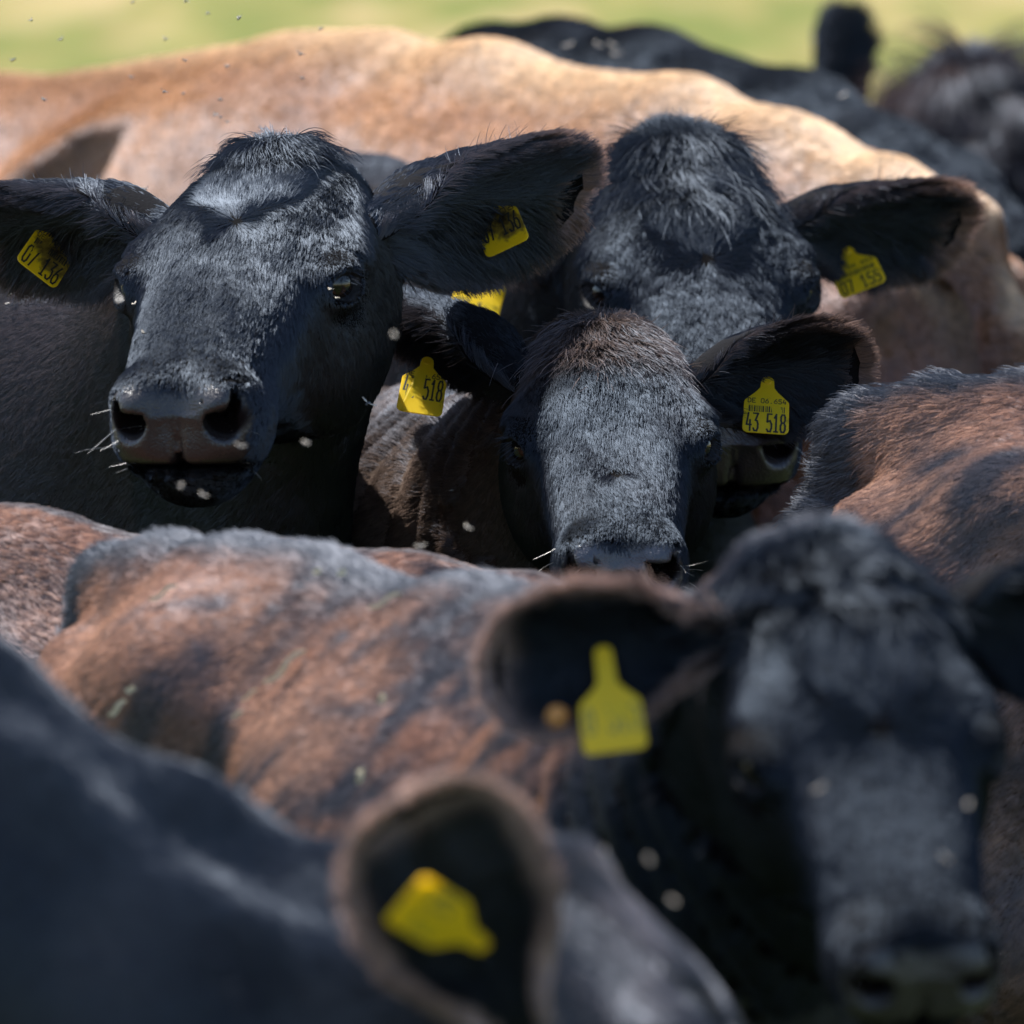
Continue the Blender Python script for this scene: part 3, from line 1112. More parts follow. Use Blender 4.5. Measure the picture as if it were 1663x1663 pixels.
# ------------------------------------------------------------------ ground
def ground_material():
    m, nt, b = new_mat('meadow_grass')
    tc = nt.nodes.new('ShaderNodeTexCoord')
    ns = []
    mp = nt.nodes.new('ShaderNodeMapping')
    mp.inputs['Scale'].default_value = (1, .10, 1)
    nt.links.new(tc.outputs['Object'], mp.inputs['Vector'])
    for sc_, dt in ((0.32, 3), (1.3, 5), (9, 4)):
        n = nt.nodes.new('ShaderNodeTexNoise')
        n.inputs['Scale'].default_value = sc_
        n.inputs['Detail'].default_value = dt
        nt.links.new(mp.outputs[0], n.inputs['Vector'])
        ns.append(n)
    r = nt.nodes.new('ShaderNodeValToRGB')
    el = r.color_ramp.elements
    el[0].position, el[0].color = 0.45, (0.088, 0.100, 0.011, 1)
    el[1].position, el[1].color = 0.56, (0.25, 0.185, 0.080, 1)
    e = el.new(0.5)
    e.color = (0.155, 0.134, 0.031, 1)
    a1 = nt.nodes.new('ShaderNodeMath')
    a1.operation = 'MULTIPLY_ADD'
    a1.inputs[1].default_value = 0.45
    nt.links.new(ns[1].outputs[0], a1.inputs[0])
    a0 = nt.nodes.new('ShaderNodeMath')
    a0.operation = 'MULTIPLY'
    a0.inputs[1].default_value = 0.55
    nt.links.new(ns[0].outputs[0], a0.inputs[0])
    nt.links.new(a0.outputs[0], a1.inputs[2])
    nt.links.new(a1.outputs[0], r.inputs[0])
    mx = nt.nodes.new('ShaderNodeMix')
    mx.data_type = 'RGBA'
    mx.blend_type = 'MULTIPLY'
    mx.inputs[0].default_value = 0.5
    nt.links.new(r.outputs[0], mx.inputs[6])
    nt.links.new(ns[2].outputs['Color'], mx.inputs[7])
    # herd's shade painted into the near turf, cutting bounce; dry open meadow beyond
    ds = nt.nodes.new('ShaderNodeVectorMath')
    ds.operation = 'DISTANCE'
    ds.inputs[1].default_value = (0, 9, 0)
    nt.links.new(tc.outputs['Object'], ds.inputs[0])
    dr = nt.nodes.new('ShaderNodeMapRange')
    dr.inputs['From Min'].default_value = 11
    dr.inputs['From Max'].default_value = 24
    nt.links.new(ds.outputs['Value'], dr.inputs['Value'])
    tr = nt.nodes.new('ShaderNodeMix')
    tr.data_type = 'RGBA'
    tr.inputs[6].default_value = (0.022, 0.030, 0.012, 1)
    nt.links.new(dr.outputs[0], tr.inputs[0])
    nt.links.new(mx.outputs[2], tr.inputs[7])
    nt.links.new(tr.outputs[2], b.inputs['Base Color'])
    b.inputs['Roughness'].default_value = 0.9
    b.inputs['Specular IOR Level'].default_value = 0.1
    return m


GR = link_mesh('ground', [(-1500, -500, 0), (1500, -500, 0), (1500, 3000, 0), (-1500, 3000, 0)], [(0, 1, 2, 3)], ground_material(), smooth=False)
GR['kind'] = 'structure'

# ------------------------------------------------------------------ the herd
BLK = (.011, .0115, .013)
toward = np.array([0, -1, 0.12])
cows = []

# --- large black cow at the left, head turned to the lens
hA = fit_head(dict(poll=(450, 262), eyeR=(214, 455), eyeL=(570, 442), nosR=(232, 680), nosL=(350, 690), lip=(288, 752)), 9.42, 48)
A = make_cow('black_cow', at(-520, 470, 11.0), at(230, 400, 10.05), hA, .011, refine=2, neck_r=1.2,
             ears=[dict(base=hA[0] + hA[2] * hA[1] @ np.array([-.090, .055, -.062]), tip=at(940, 312, 9.95), open_dir=(-.2, -1, -.22), W=.172, rim=.030, rimcol=(.20, .12, .09), inner_len=.06, droop=.01),
                   dict(base=hA[0] + hA[2] * hA[1] @ np.array([.090, .055, -.060]), tip=at(-40, 372, 9.8), open_dir=(.25, -1, -.55), W=.150, rim=.035, rimcol=(.12, .075, .06), inner_len=.055, droop=.015)],
             colfn=black_coat(body=(.045, .033, .030)),
             style=dict(len=.017, hlen=.0185, lift=.20, wave=.30, wave2=.30, lock=.007, clump=.3, curl=.14, whorl=.165, wr=.026, topl=1.2, toplift=.4, pad=(.014, .011, .011)))
cows.append(A)

# --- black cow behind, head lowered, white-lit whorl
hB = fit_head(dict(poll=(1115, 245), eyeR=(955, 465), eyeL=(1297, 457), nosL=(1245, 728), nosR=(1140, 722), lip=(1195, 790)), 10.3, 45)
Bc = make_cow('black_cow', at(470, 262, 11.75), at(930, 275, 11.1), hB, .0115, refine=2,
              ears=[dict(base=hB[0] + hB[2] * hB[1] @ np.array([-.088, .06, -.062]), tip=at(1556, 376, 10.65), open_dir=(-.1, -1, -.40), W=.132, rim=.03, rimcol=(.25, .15, .11), inner_len=.045),
                    dict(base=hB[0] + hB[2] * hB[1] @ np.array([.088, .04, -.05]), tip=at(715, 400, 10.7), open_dir=(.1, -1, -.5), W=.135, rim=.03, rimcol=(.25, .15, .11), inner_len=.045)],
              colfn=black_coat(body=(.035, .030, .030)),
              style=dict(len=.017, hlen=.019, lift=.22, wave=.40, lock=.009, clump=.5, curl=.4, whorl=.205, topl=1.6, toplift=.2, pad=(.022, .017, .017)),
              extra=lambda S, B, Hd, s, hs: S.ell(Hd(0, .005, -.01), np.array([.065, .040, .036]) * hs, .04, hB[1]))
cows.append(Bc)

# --- dark brown-black young cow in the middle
hC = fit_head(dict(poll=(985, 540), eyeR=(838, 718), eyeL=(1138, 712), nose=(1012, 893), nosR=(942, 925), nosL=(1082, 925)), 9.55, 45)


def foldsC(qb, lh):
    y, z = qb[:, 1], qb[:, 2]
    m = sstep(.55, .75, y) * sstep(-.9, -.5, z)
    ph = (y * 9.5 + z * 2.0 + .5 * fbm(qb * 4, 2, 91)) * 6.28
    return -.007 * m * np.abs(np.sin(ph))


Cc = make_cow('black_cow', at(560, 640, 11.0), at(735, 655, 10.08), hC, .011, refine=2,
              ears=[dict(base=hC[0] + hC[2] * hC[1] @ np.array([-.088, .045, -.056]), tip=at(1396, 604, 9.72), open_dir=(-.15, -1, -.45), W=.135, rim=.024, rimcol=(.16, .10, .075), inner_len=.035),
                    dict(base=hC[0] + hC[2] * hC[1] @ np.array([.088, .035, -.05]), tip=at(590, 505, 9.98), open_dir=(.15, -1, -.6), W=.135, rim=.03, rimcol=(.12, .075, .06), inner_len=.045)],
              colfn=None or (lambda C, V, lb, lh, hw, N: lerp(lerp(np.repeat(np.array([[.13, .092, .072]]), len(V), 0), np.array([.025, .019, .017]), np.clip(.5 + 1.2 * streaks(C, V, 9, .15, 4), 0, 1)),
                              lerp(np.repeat(np.array([[.0055, .0058, .0066]]), len(V), 0), np.array([.09, .06, .045]), np.clip(sstep(.14, .02, lh[:, 1]) * .75 + .25 * fbm(V * 12, 2, 5), 0, 1)),
                              np.clip(hw + sstep(-.16, -.03, lh[:, 1]) * (np.abs(lh[:, 0]) < .2), 0, 1))),
              style=dict(len=.017, hlen=.0175, lift=.20, wave=.26, wave2=.24, wr=.016, lock=.007, clump=.3, curl=.15, whorl=.33, updo=False, topl=.8, toplift=.1, pad=(.045, .046, .056)),
              disp=foldsC, shoulder=.9)
cows.append(Cc)

# --- tan cow across the back, facing left
hD = pose_head(at(-640, 140, 13.7), (-.75, -.1, -.55), (-.5, 0, .8), 1.05)


def dispD(qb, lh):
    y, x = qb[:, 1], qb[:, 0]
    z = qb[:, 2] - .14 * y
    # hollow in front of the shoulder blade, blade edge, ribs
    d = .012 * np.exp(-((y - 1.30) / .16) ** 2 - ((z + .20) / .15) ** 2)
    d -= .042 * np.exp(-((y - 1.16 + 1.0 * (z + .16)) / .05) ** 2) * sstep(-.6, -.35, z) * sstep(-.05, -.13, z)
    d += .034 * np.exp(-((y - .70 + .2 * (z + .2)) / .11) ** 2) * sstep(-.6, -.25, z) * sstep(-.04, -.15, z)
    return d


def neckD(S, B, Hd, s, hs):
    S.cone(B(0, .92, -.26 * s), Hd(0, -.03, -.14), .22 * s, .12 * hs, .12)
    S.cone(B(0, .85, -.10 * s), Hd(0, -.03, -.12), .07 * s, .05 * hs, .08)
    S.cone(B(0, .98, -.50 * s), Hd(0, .0, -.20), .20 * s, .08 * hs, .16)


D = make_cow('tan_cow', at(1425, 262, 11.7), at(440, 60, 12.75), hD, .014, arch=.06, refine=0, colfn=tan_coat,
             style=dict(len=.013, lift=.25, wave=.35, lock=.012, clump=.3, curl=.2), disp=dispD, fossa=.6, shoulder=.8, neck=neckD)
cows.append(D)

# --- black cow behind the tan one
hE = pose_head(at(200, 260, 14.9), (-.8, .1, -.6), (-.5, 0, .8), 1.0)
E = make_cow('black_cow', at(1565, 305, 13.2), at(760, 50, 14.1), hE, .018, arch=.10, refine=0, colfn=black_coat(lvl=.006),
             style=dict(len=.02, lift=.3, wave=.4, lock=.014, clump=.4, curl=.3))
cows.append(E)

# --- black cow farther back: only an upright ear in view
hF = pose_head(at(1335, 200, 14.7), (.25, .9, -.35), (0, .3, .95), .9)
Fc = make_cow('black_cow', at(500, 250, 15.8), at(1160, 240, 15.3), hF, .018, refine=0,
              ears=[dict(base=at(1378, 190, 14.6), tip=at(1372, 26, 14.6), open_dir=(.75, .65, 0), W=.13, rim=.03, droop=0)],
              colfn=black_coat(), style=dict(len=.018, lift=.3, wave=.4, lock=.014, clump=.4, curl=.3))
cows.append(Fc)

# --- shaggy dark brown head at the top right
hG = fit_head(dict(poll=(1590, 125), eyeR=(1500, 300), eyeL=(1690, 300)), 14.3, 30, .9)
G = make_cow('dark_brown_cow', at(1980, 210, 16.1), at(1690, 205, 15.0), hG, .016,
             ears=[dict(base=hG[0] + hG[2] * hG[1] @ np.array([.088, .035, -.05]), tip=at(1390, 260, 14.5), open_dir=(.1, -1, -.3), W=.12, rim=.03, rimcol=(.06, .035, .025)),
                   dict(base=hG[0] + hG[2] * hG[1] @ np.array([-.088, .035, -.05]), tip=at(1810, 240, 14.5), open_dir=(-.1, -1, -.3), W=.12, rim=.03, rimcol=(.06, .035, .025))],
             colfn=black_coat(tint=(1.5, 1.1, .9), lvl=.02, brown=.9),
             style=dict(len=.03, hlen=.045, lift=.5, wave=1.0, lock=.028, clump=.75, curl=.7, topl=1.2, toplift=.5, updo=False, whorl=-.05))
cows.append(G)

# --- brown cow at the right edge
hH = pose_head(at(3350, 640, 8.9), (.9, .0, -.4), (.3, 0, .9), .95)
H = make_cow('brown_cow', at(1545, 632, 9.35), at(2600, 645, 9.0), hH, .012,refine=0,
             colfn=brown_coat((.27, .155, .100), (.030, .025, .026), -.10, f=9, seed=1, stripe=.055),
             style=dict(len=.017, lift=.18, wave=.35, lock=.009, clump=.45, curl=.18, ridge=1.0), fossa=.3, hook=.6)
cows.append(H)

# --- brown cow at the left, only its back in view
hI = pose_head(at(-1500, 900, 9.2), (-.9, 0, -.4), (-.3, 0, .9), .9)
I = make_cow('brown_cow', at(830, 935, 8.92), at(-420, 780, 9.12), hI, .012,refine=0,
             colfn=brown_coat((.30, .168, .106), (.030, .025, .026), -.08, f=9, seed=2, stripe=.02, stripe_col=(.12, .10, .09)),
             style=dict(len=.017, lift=.18, wave=.35, lock=.009, clump=.45, curl=.18), fat=.88)
cows.append(I)

# --- brown mottled young cow in front, black head facing the lens
hK = fit_head(dict(poll=(1370, 900), eyeR=(1208, 1255), eyeL=(1592, 1212), nosR=(1436, 1588), nosL=(1582, 1592), nose=(1500, 1533)), 7.35, 25)


def foldsK(qb, lh):
    y, z = qb[:, 1], qb[:, 2]
    m = sstep(.98, 1.12, y) * sstep(-.8, -.3, z)
    ph = (y * 8.5 + z * 1.2 + .5 * fbm(qb * 4, 2, 92)) * 6.28
    m2 = sstep(.1, .3, y) * sstep(.9, .7, y)
    return -.012 * m * np.abs(np.sin(ph))


Kc = make_cow('brown_cow', at(290, 888, 8.6), at(1090, 1010, 7.95), hK, .0125, refine=2, fat=.92, fossa=.7,
              ears=[dict(base=hK[0] + hK[2] * hK[1] @ np.array([.085, .03, -.045]), tip=at(802, 1072, 7.42), open_dir=(.2, -1, -.05), W=.120, rim=.02, rimcol=(.36, .25, .21), rimw=.34, inner_len=.03, droop=.012, inner_col=(.006, .006, .007), cup=.8),
                    dict(base=hK[0] + hK[2] * hK[1] @ np.array([-.085, .03, -.045]), tip=at(1830, 1030, 7.5), open_dir=(-.2, -1, -.3), W=.13, rim=.02, inner_len=.03)],
              colfn=brown_coat((.27, .148, .092), (.034, .030, .033), -.26, f=8, seed=3, stripe=.06, front=lambda y, lb: 1.0 * sstep(.50, .95, y) - .06 + .9 * np.exp(-((y - .28) / .09) ** 2 - ((lb[:, 2] + .17) / .1) ** 2), stripe_col=(.03, .032, .037)),
              style=dict(len=.016, hlen=.012, lift=.15, wave=.06, wave2=.05, lock=.010, clump=.4, lvar=.25, curl=.3, whorl=.20, topl=1.3, toplift=.4, pad=(.028, .024, .024), ridge=.9), disp=foldsK)
cows.append(Kc)

# --- black cow at the lower left, neck and ear close to the lens
hL = pose_head(at(965, 1440, 6.85), (.62, -.25, -.74), (.70, -.10, .72), .9)


def neckL(S, B, Hd, s, hs):
    low = [(B(0, .95, -.24 * s), .17 * s), (at(-60, 1470, 6.87), .128), (at(300, 1715, 6.80), .122), (at(600, 1850, 6.78), .115), (Hd(0, -.03, -.13), .10 * hs)]
    top = [(B(0, .92, -.08 * s), .06 * s), (at(-60, 1160, 6.99), .045), (at(300, 1378, 6.93), .042), (at(600, 1510, 6.90), .042), (Hd(0, -.03, -.08), .045 * hs)]
    for ch, k in ((low, .06), (top, .07)):
        for (a, ra), (b, rb) in zip(ch[:-1], ch[1:]):
            S.cone(a, b, ra, rb, k)
    S.cone(B(0, 1.05, -.50 * s), Hd(0, .0, -.18), .15 * s, .07 * hs, .12)


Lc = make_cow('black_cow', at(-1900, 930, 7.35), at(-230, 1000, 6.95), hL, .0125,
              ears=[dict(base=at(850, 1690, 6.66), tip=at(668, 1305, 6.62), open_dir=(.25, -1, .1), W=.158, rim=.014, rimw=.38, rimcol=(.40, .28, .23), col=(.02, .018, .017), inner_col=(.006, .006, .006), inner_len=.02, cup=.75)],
              colfn=lambda C, V, lb, lh, hw, N: lerp(black_coat(lvl=.0065)(C, V, lb, lh, hw, N), lerp(np.repeat([[.16, .140, .142]], len(V), 0), np.array([.02, .018, .019]), np.clip(.5 + 1.2 * fbm(V * 22, 3, 97), 0, 1)), hw * sstep(.30, .05, lh[:, 1])), neck=neckL,  # highlight on poll and forehead painted into the coat as lighter grey
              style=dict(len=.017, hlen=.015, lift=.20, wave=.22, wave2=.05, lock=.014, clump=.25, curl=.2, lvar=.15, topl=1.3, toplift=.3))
cows.append(Lc)

build_zbuf(cows)
# ------------------------------------------------------------------ coats
def coat(C, n, width, mat=M_HAIR, K=5, name='fur'):
    P, r, c = grow(C, n, width, K)
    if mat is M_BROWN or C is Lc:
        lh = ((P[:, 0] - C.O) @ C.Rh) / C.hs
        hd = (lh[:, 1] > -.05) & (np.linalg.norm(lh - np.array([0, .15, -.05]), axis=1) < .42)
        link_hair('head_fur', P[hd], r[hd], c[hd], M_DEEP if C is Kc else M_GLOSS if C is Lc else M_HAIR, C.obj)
        P, r, c = P[~hd], r[~hd], c[~hd]
    link_hair(name, P, r, c, mat, C.obj)


def tuft(C, name, wfn, n, length, dirfn, lift=.5, width=.001, col=(.006, .006, .007), droop=0, lock=.016, clump=.7, curl=.3, mat=M_HAIR, K=7, wavef=18, wave=.6):
    """longer hair that springs from one place; wfn and dirfn work in head coordinates"""
    lh = ((C.V - C.O) @ C.Rh) / C.hs
    w = np.maximum(wfn(lh, C.N @ C.Rh), 0)
    i = RNG.choice(len(w), n, p=w / w.sum())
    P = C.V[i] + RNG.normal(size=(n, 3)) * .004
    N = C.N[i]
    D = unit(dirfn(lh[i])) @ C.Rh.T
    D = D + wave * np.stack([fbm(P * wavef, 2, 111 + k) for k in range(3)], 1) + .15 * RNG.normal(size=(n, 3))
    D = unit(D - N * (D * N).sum(1)[:, None])
    cell = np.floor(P / lock + .5 * np.stack([fbm(P * 50, 1, 121 + k) for k in range(3)], 1))
    cid = cell.astype(np.int64).astype(np.uint32)
    jx = np.stack([_hash(cid[:, 0], cid[:, 1], cid[:, 2] + np.uint32(k * 977)) for k in range(3)], 1)
    pull = ((cell + .5) * lock - P) * (clump * RNG.uniform(.5, 1, n))[:, None]
    L = length * RNG.uniform(.55, 1.15, n) * (1 + .25 * jx[:, 0])
    B = np.cross(N, D)
    cv = (jx[:, 1] * .8 + .3 * RNG.normal(size=n)) * curl
    Q = np.zeros((n, K, 3))
    for k in range(K):
        s = k / (K - 1)
        Q[:, k] = P - N * .001 + D * (L * s)[:, None] + N * (L * lift * (s - .5 * s * s) * (1 + .4 * jx[:, 2]))[:, None] + B * (L * cv * s * s)[:, None] + pull * s
        Q[:, k, 2] -= droop * L * s * s
    rad = width / 2 * np.linspace(1, .3, K)[None] * RNG.uniform(.7, 1.3, n)[:, None]
    c = np.clip(np.array(col)[None] * (1 + .3 * jx[:, :1] + .2 * RNG.normal(size=(n, 1))), .002, 1)
    return link_hair(name, Q, rad, c, mat, C.obj)


def loose_hairs(C, name, roots, dirs, lens, width, cols, bend=.25, mat=M_LASH, K=7):
    n = len(roots)
    if not n:
        return
    roots, dirs, lens = np.array(roots), unit(np.array(dirs)), np.array(lens)
    side = unit(np.cross(dirs, RNG.normal(size=(n, 3))))
    amt = RNG.uniform(-1, 1, n)
    Q = np.zeros((n, K, 3))
    for k in range(K):
        s = k / (K - 1)
        Q[:, k] = roots + dirs * (lens * s)[:, None] + side * (lens * bend * s * s * amt)[:, None]
        Q[:, k, 2] -= lens * .12 * s * s
    rad = width / 2 * np.linspace(1, .35, K)[None] * np.ones((n, 1))
    return link_hair(name, Q, rad, np.array(cols), mat, C.obj)


def surf_near(C, p):
    lh = ((C.V - C.O) @ C.Rh) / C.hs
    lh[:, 1] = unwarp(lh[:, 1])
    i = ((lh - np.array(p)) ** 2).sum(1).argmin()
    return C.V[i]


def whiskers(C, n):
    r, d, l, c = [], [], [], []
    for k in range(n):
        q = 1 if k % 2 else -1
        p = np.array([q * RNG.uniform(.035, .062), RNG.uniform(.43, .50), RNG.uniform(-.115, -.045)])
        r.append(surf_near(C, p))
        d.append(C.Rh @ np.array([q * RNG.uniform(.6, 1.2), RNG.uniform(.2, .9), RNG.uniform(-.5, .35)]))
        l.append(RNG.uniform(.015, .045))
        c.append(np.array([.5, .45, .38]) * RNG.uniform(.35, 1))
    loose_hairs(C, 'whiskers', r, d, l, .00035, c, .35)


def eyelashes(C, n=22):
    for q in (1, -1):
        r, d, l, c = [], [], [], []
        for k in range(n):
            t = RNG.uniform(-1, 1)
            r.append(C.Hd(q * (.124 - .010 * t * t), .196 + .020 * t, -.024 - .012 * t * t + RNG.normal() * .001))
            d.append(C.Rh @ np.array([q * 1.0, .75 * t + .2, -.25 + .25 * RNG.normal()]))
            l.append(RNG.uniform(.012, .024))
            c.append(np.array([.010, .009, .009]))
        loose_hairs(C, 'eyelashes', r, d, l, .0007, c, .2, M_DEEP)


if FUR:
    coat(A, 620000, .0008)
    coat(Bc, 480000, .0009, M_MID)
    coat(Cc, 700000, .0008, M_MID)
    coat(D, 260000, .0012, M_BROWN, 4)
    coat(E, 160000, .0016, M_DEEP, 4)
    coat(Fc, 160000, .0018, M_DEEP, 4)
    coat(G, 120000, .0018)
    coat(H, 420000, .0010, M_BROWN)
    coat(I, 380000, .0011, M_BROWN)
    coat(Kc, 380000, .0011, M_BROWN)
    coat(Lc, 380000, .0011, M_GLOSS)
    # topknots and forelocks
    tuft(A, 'topknot', lambda p, n: np.exp(-((p[:, 1] + .01) ** 2 / .022 ** 2 + (p[:, 0] - .004) ** 2 / .024 ** 2 + p[:, 2] ** 2 / .05 ** 2)), 7500, .034,
         lambda p: np.stack([(p[:, 0] - .006) * 30, .25 + (p[:, 1] + .01) * 18, 0 * p[:, 0]], 1), lift=.95, width=.0008, lock=.010, clump=.4, curl=.35, droop=.35)
    tuft(Bc, 'forelock', lambda p, n: np.exp(-((p[:, 1] - .035) ** 2 / .045 ** 2 + p[:, 0] ** 2 / .05 ** 2)) * (p[:, 2] > -.05), 7000, .050,
         lambda p: np.stack([p[:, 0] * 14 + .25 * np.sign(p[:, 0]), 1.0 + 0 * p[:, 0], 0 * p[:, 0]], 1), lift=.28, width=.0010, lock=.013, clump=.75, curl=.45)
    tuft(Cc, 'forelock', lambda p, n: np.exp(-((p[:, 1] - .02) ** 2 / .05 ** 2 + p[:, 0] ** 2 / .05 ** 2)) * (p[:, 2] > -.05), 6000, .030,
         lambda p: np.stack([p[:, 0] * 8, 1.0 + 0 * p[:, 0], 0 * p[:, 0]], 1), lift=.35, width=.0009, lock=.009, clump=.6, curl=.25, col=(.07, .046, .035))
    tuft(G, 'forelock', lambda p, n: np.exp(-((p[:, 1] - .03) ** 2 / .09 ** 2 + p[:, 0] ** 2 / .075 ** 2)) * (p[:, 2] > -.12), 6500, .085,
         lambda p: np.stack([p[:, 0] * 12, .55 + 6 * p[:, 1], 0 * p[:, 0]], 1), lift=1.4, width=.0018, lock=.035, clump=.8, curl=.6, col=(.05, .030, .022), droop=.15)
    tuft(Kc, 'forelock', lambda p, n: np.exp(-((p[:, 1] - .0) ** 2 / .035 ** 2 + p[:, 0] ** 2 / .06 ** 2)) * (p[:, 2] > -.05), 4500, .034,
         lambda p: np.stack([p[:, 0] * 12, .7 + 8 * p[:, 1], 0 * p[:, 0]], 1), lift=.6, width=.0016, lock=.024, clump=.8, curl=.6)
    for c_, n_ in ((A, 30), (Cc, 44), (Bc, 30)):
        whiskers(c_, n_)
        eyelashes(c_)
    whiskers(Kc, 16)

# ------------------------------------------------------------------ ear tags
FONT = {'0': [[(0, 1), (0, 5), (1, 6), (3, 6), (4, 5), (4, 1), (3, 0), (1, 0), (0, 1)]],
        '1': [[(.6, 4.8), (2, 6), (2, 0)], [(.6, 0), (3.4, 0)]],
        '3': [[(0, 6), (4, 6), (1.8, 3.6), (3.2, 3.4), (4, 2.4), (4, 1), (3, 0), (1, 0), (0, .8)]],
        '4': [[(1.4, 6), (0, 2), (4, 2)], [(3, 3.6), (3, 0)]],
        '5': [[(3.8, 6), (.4, 6), (.2, 3.3), (2.6, 3.7), (4, 2.6), (4, 1.2), (3, 0), (1, 0), (0, .7)]],
        '6': [[(3, 6), (1, 4), (0, 2.2), (0, 1), (1, 0), (3, 0), (4, 1), (4, 2.4), (3, 3.4), (1, 3.4), (.2, 2.6)]],
        '7': [[(0, 6), (4, 6), (1.6, 0)]],
        '8': [[(1, 3.2), (.2, 4), (.2, 5.2), (1, 6), (3, 6), (3.8, 5.2), (3.8, 4), (3, 3.2), (1, 3.2), (0, 2.2), (0, .9), (1, 0), (3, 0), (4, .9), (4, 2.2), (3, 3.2)]],
        'D': [[(0, 0), (0, 6), (2.4, 6), (4, 4.6), (4, 1.4), (2.4, 0), (0, 0)]],
        'E': [[(4, 6), (0, 6), (0, 0), (4, 0)], [(0, 3.1), (3, 3.1)]],
        '.': [[(1.6, 0), (2.2, 0)]], ' ': []}


def strokes(text, x0, x1, y0, hgt, thick, z):
    """text as raised printed strokes: verts and faces"""
    V, F = [], []
    adv = (x1 - x0) / (len(text) - .25)
    sx, sy = adv * .66 / 4, hgt / 6
    for i, ch in enumerate(text):
        for pl in FONT[ch]:
            pts = [np.array([x0 + i * adv + a * sx, y0 + b * sy]) for a, b in pl]
            for a, b in zip(pts[:-1], pts[1:]):
                t = (b - a) / max(np.linalg.norm(b - a), 1e-9)
                n = np.array([-t[1], t[0]]) * thick / 2
                a2, b2 = a - t * thick * .45, b + t * thick * .45
                k = len(V)
                for q in (a2 - n, b2 - n, b2 + n, a2 + n):
                    V.append((q[0], q[1], z + .5 * q[1] ** 2))
                for q in (a2 - n, b2 - n, b2 + n, a2 + n):
                    V.append((q[0], q[1], z - .0006 + .5 * q[1] ** 2))
                F += [(k, k + 1, k + 2, k + 3)] + [(k + j, k + 4 + j, k + 4 + (j + 1) % 4, k + (j + 1) % 4) for j in range(4)]
                z += .000004
    return V, F


def ear_tag(C, px, py, w, h, roll, rows, ear=0, d=None, yaw=0, pitch=-36, dirt=False, neck=.55, ink=None, small=None, bars=None, out=.020, wearer=''):
    if d is None:
        q = proj(C.ears[ear])
        m = np.hypot(q[:, 0] - px, q[:, 1] - py) < 45
        d = q[m, 2].min() - out if m.any() else q[:, 2].mean() - .05
    h = h / math.cos(math.radians(pitch)) * .95
    r = w * .13
    out_ = []

    def arc(cx, cy, a0, a1, rad, n=5):
        for a in np.linspace(a0, a1, n):
            out_.append((cx + rad * math.cos(math.radians(a)), cy + rad * math.sin(math.radians(a))))
    x, y = w / 2, h / 2
    nk = .14 * w
    arc(-x + r, -y + r, 180, 270, r)
    arc(x - r, -y + r, 270, 360, r)
    arc(x * .97 - r, y - r, 0, 55, r, 4)
    yt = y + neck * h
    out_.append((nk * 1.7, y + .18 * h * min(1, neck * 2)))
    out_.append((nk * 1.1, y + .30 * h * min(1, neck * 2)))
    arc(0, yt - nk * .2, 0, 180, nk, 9)
    out_.append((-nk * 1.1, y + .30 * h * min(1, neck * 2)))
    out_.append((-nk * 1.7, y + .18 * h * min(1, neck * 2)))
    arc(-x * .97 + r, y - r, 125, 180, r, 4)
    n = len(out_)
    th, bv = .0016, .0005
    rings = []
    for z, sc in ((th / 2, .985), (th / 2 - bv, 1), (-th / 2 + bv, 1), (-th / 2, .985)):
        rings.append([(a * sc, b * sc, z + .02 * (b - .0) ** 2 / .04) for a, b in out_])
    V = [p for rg in rings for p in rg]
    F = [tuple(range(n))] + [tuple(3 * n + i for i in range(n - 1, -1, -1))]
    for k in range(3):
        F += [(k * n + i, (k + 1) * n + i, (k + 1) * n + (i + 1) % n, k * n + (i + 1) % n) for i in range(n)]
    t = link_mesh('ear_tag', V, F, M_TAGD if dirt else M_TAG, C.obj, smooth=False)
    bs = np.stack([CR, CU, -CF], 1)
    Rr = bs @ np.array(Matrix.Rotation(math.radians(roll), 3, 'Z') @ Matrix.Rotation(math.radians(yaw), 3, 'Y') @ Matrix.Rotation(math.radians(pitch), 3, 'X'))
    M = np.eye(4)
    M[:3, :3], M[:3, 3] = Rr, at(px, py, d)
    t.matrix_world = Matrix(M)
    V, F = [], []

    def add(v, f):
        F.extend([tuple(i + len(V) for i in q) for q in f])
        V.extend(v)
    for text, y0, hh in rows:
        add(*strokes(text, -w * .41, w * .43, y0 * h, hh * h, .0021 if hh > .3 else .0013, .0012))
    if small:
        add(*strokes(small[0], -w * .40, w * .42, small[1] * h, .12 * h, .0009, .0011))
    if bars is not None:
        rg = np.random.default_rng(3)
        xx = -w * .38
        while xx < w * .40:
            bw_ = rg.choice([.0006, .0011, .0016])
            y0_, y1_ = bars * h, bars * h + .17 * h
            add([(x_, y_, z_ + .5 * y_ * y_) for z_ in (.0012, .0006) for x_, y_ in ((xx, y0_), (xx + bw_, y0_), (xx + bw_, y1_), (xx, y1_))],
                [(0, 1, 2, 3)] + [(j, 4 + j, 4 + (j + 1) % 4, (j + 1) % 4) for j in range(4)])
            xx += bw_ + rg.choice([.0008, .0012, .0017])
    if V:
        link_mesh('printed_number', V, F, ink or M_INK, t, smooth=False)
    # the stud that pins the tag through the ear
    m = 12
    sv = [(.0048 * math.cos(2 * math.pi * i / m) * a, yt - nk * .2 + .0048 * math.sin(2 * math.pi * i / m) * a, z) for a, z in ((1, -.012), (1, .0018), (.7, .0032)) for i in range(m)]
    sf = [(k * m + i, k * m + (i + 1) % m, (k + 1) * m + (i + 1) % m, (k + 1) * m + i) for k in range(2) for i in range(m)] + [tuple(2 * m + i for i in range(m))]
    link_mesh('stud', sv, sf, M_TAG, t, smooth=False)
    return t


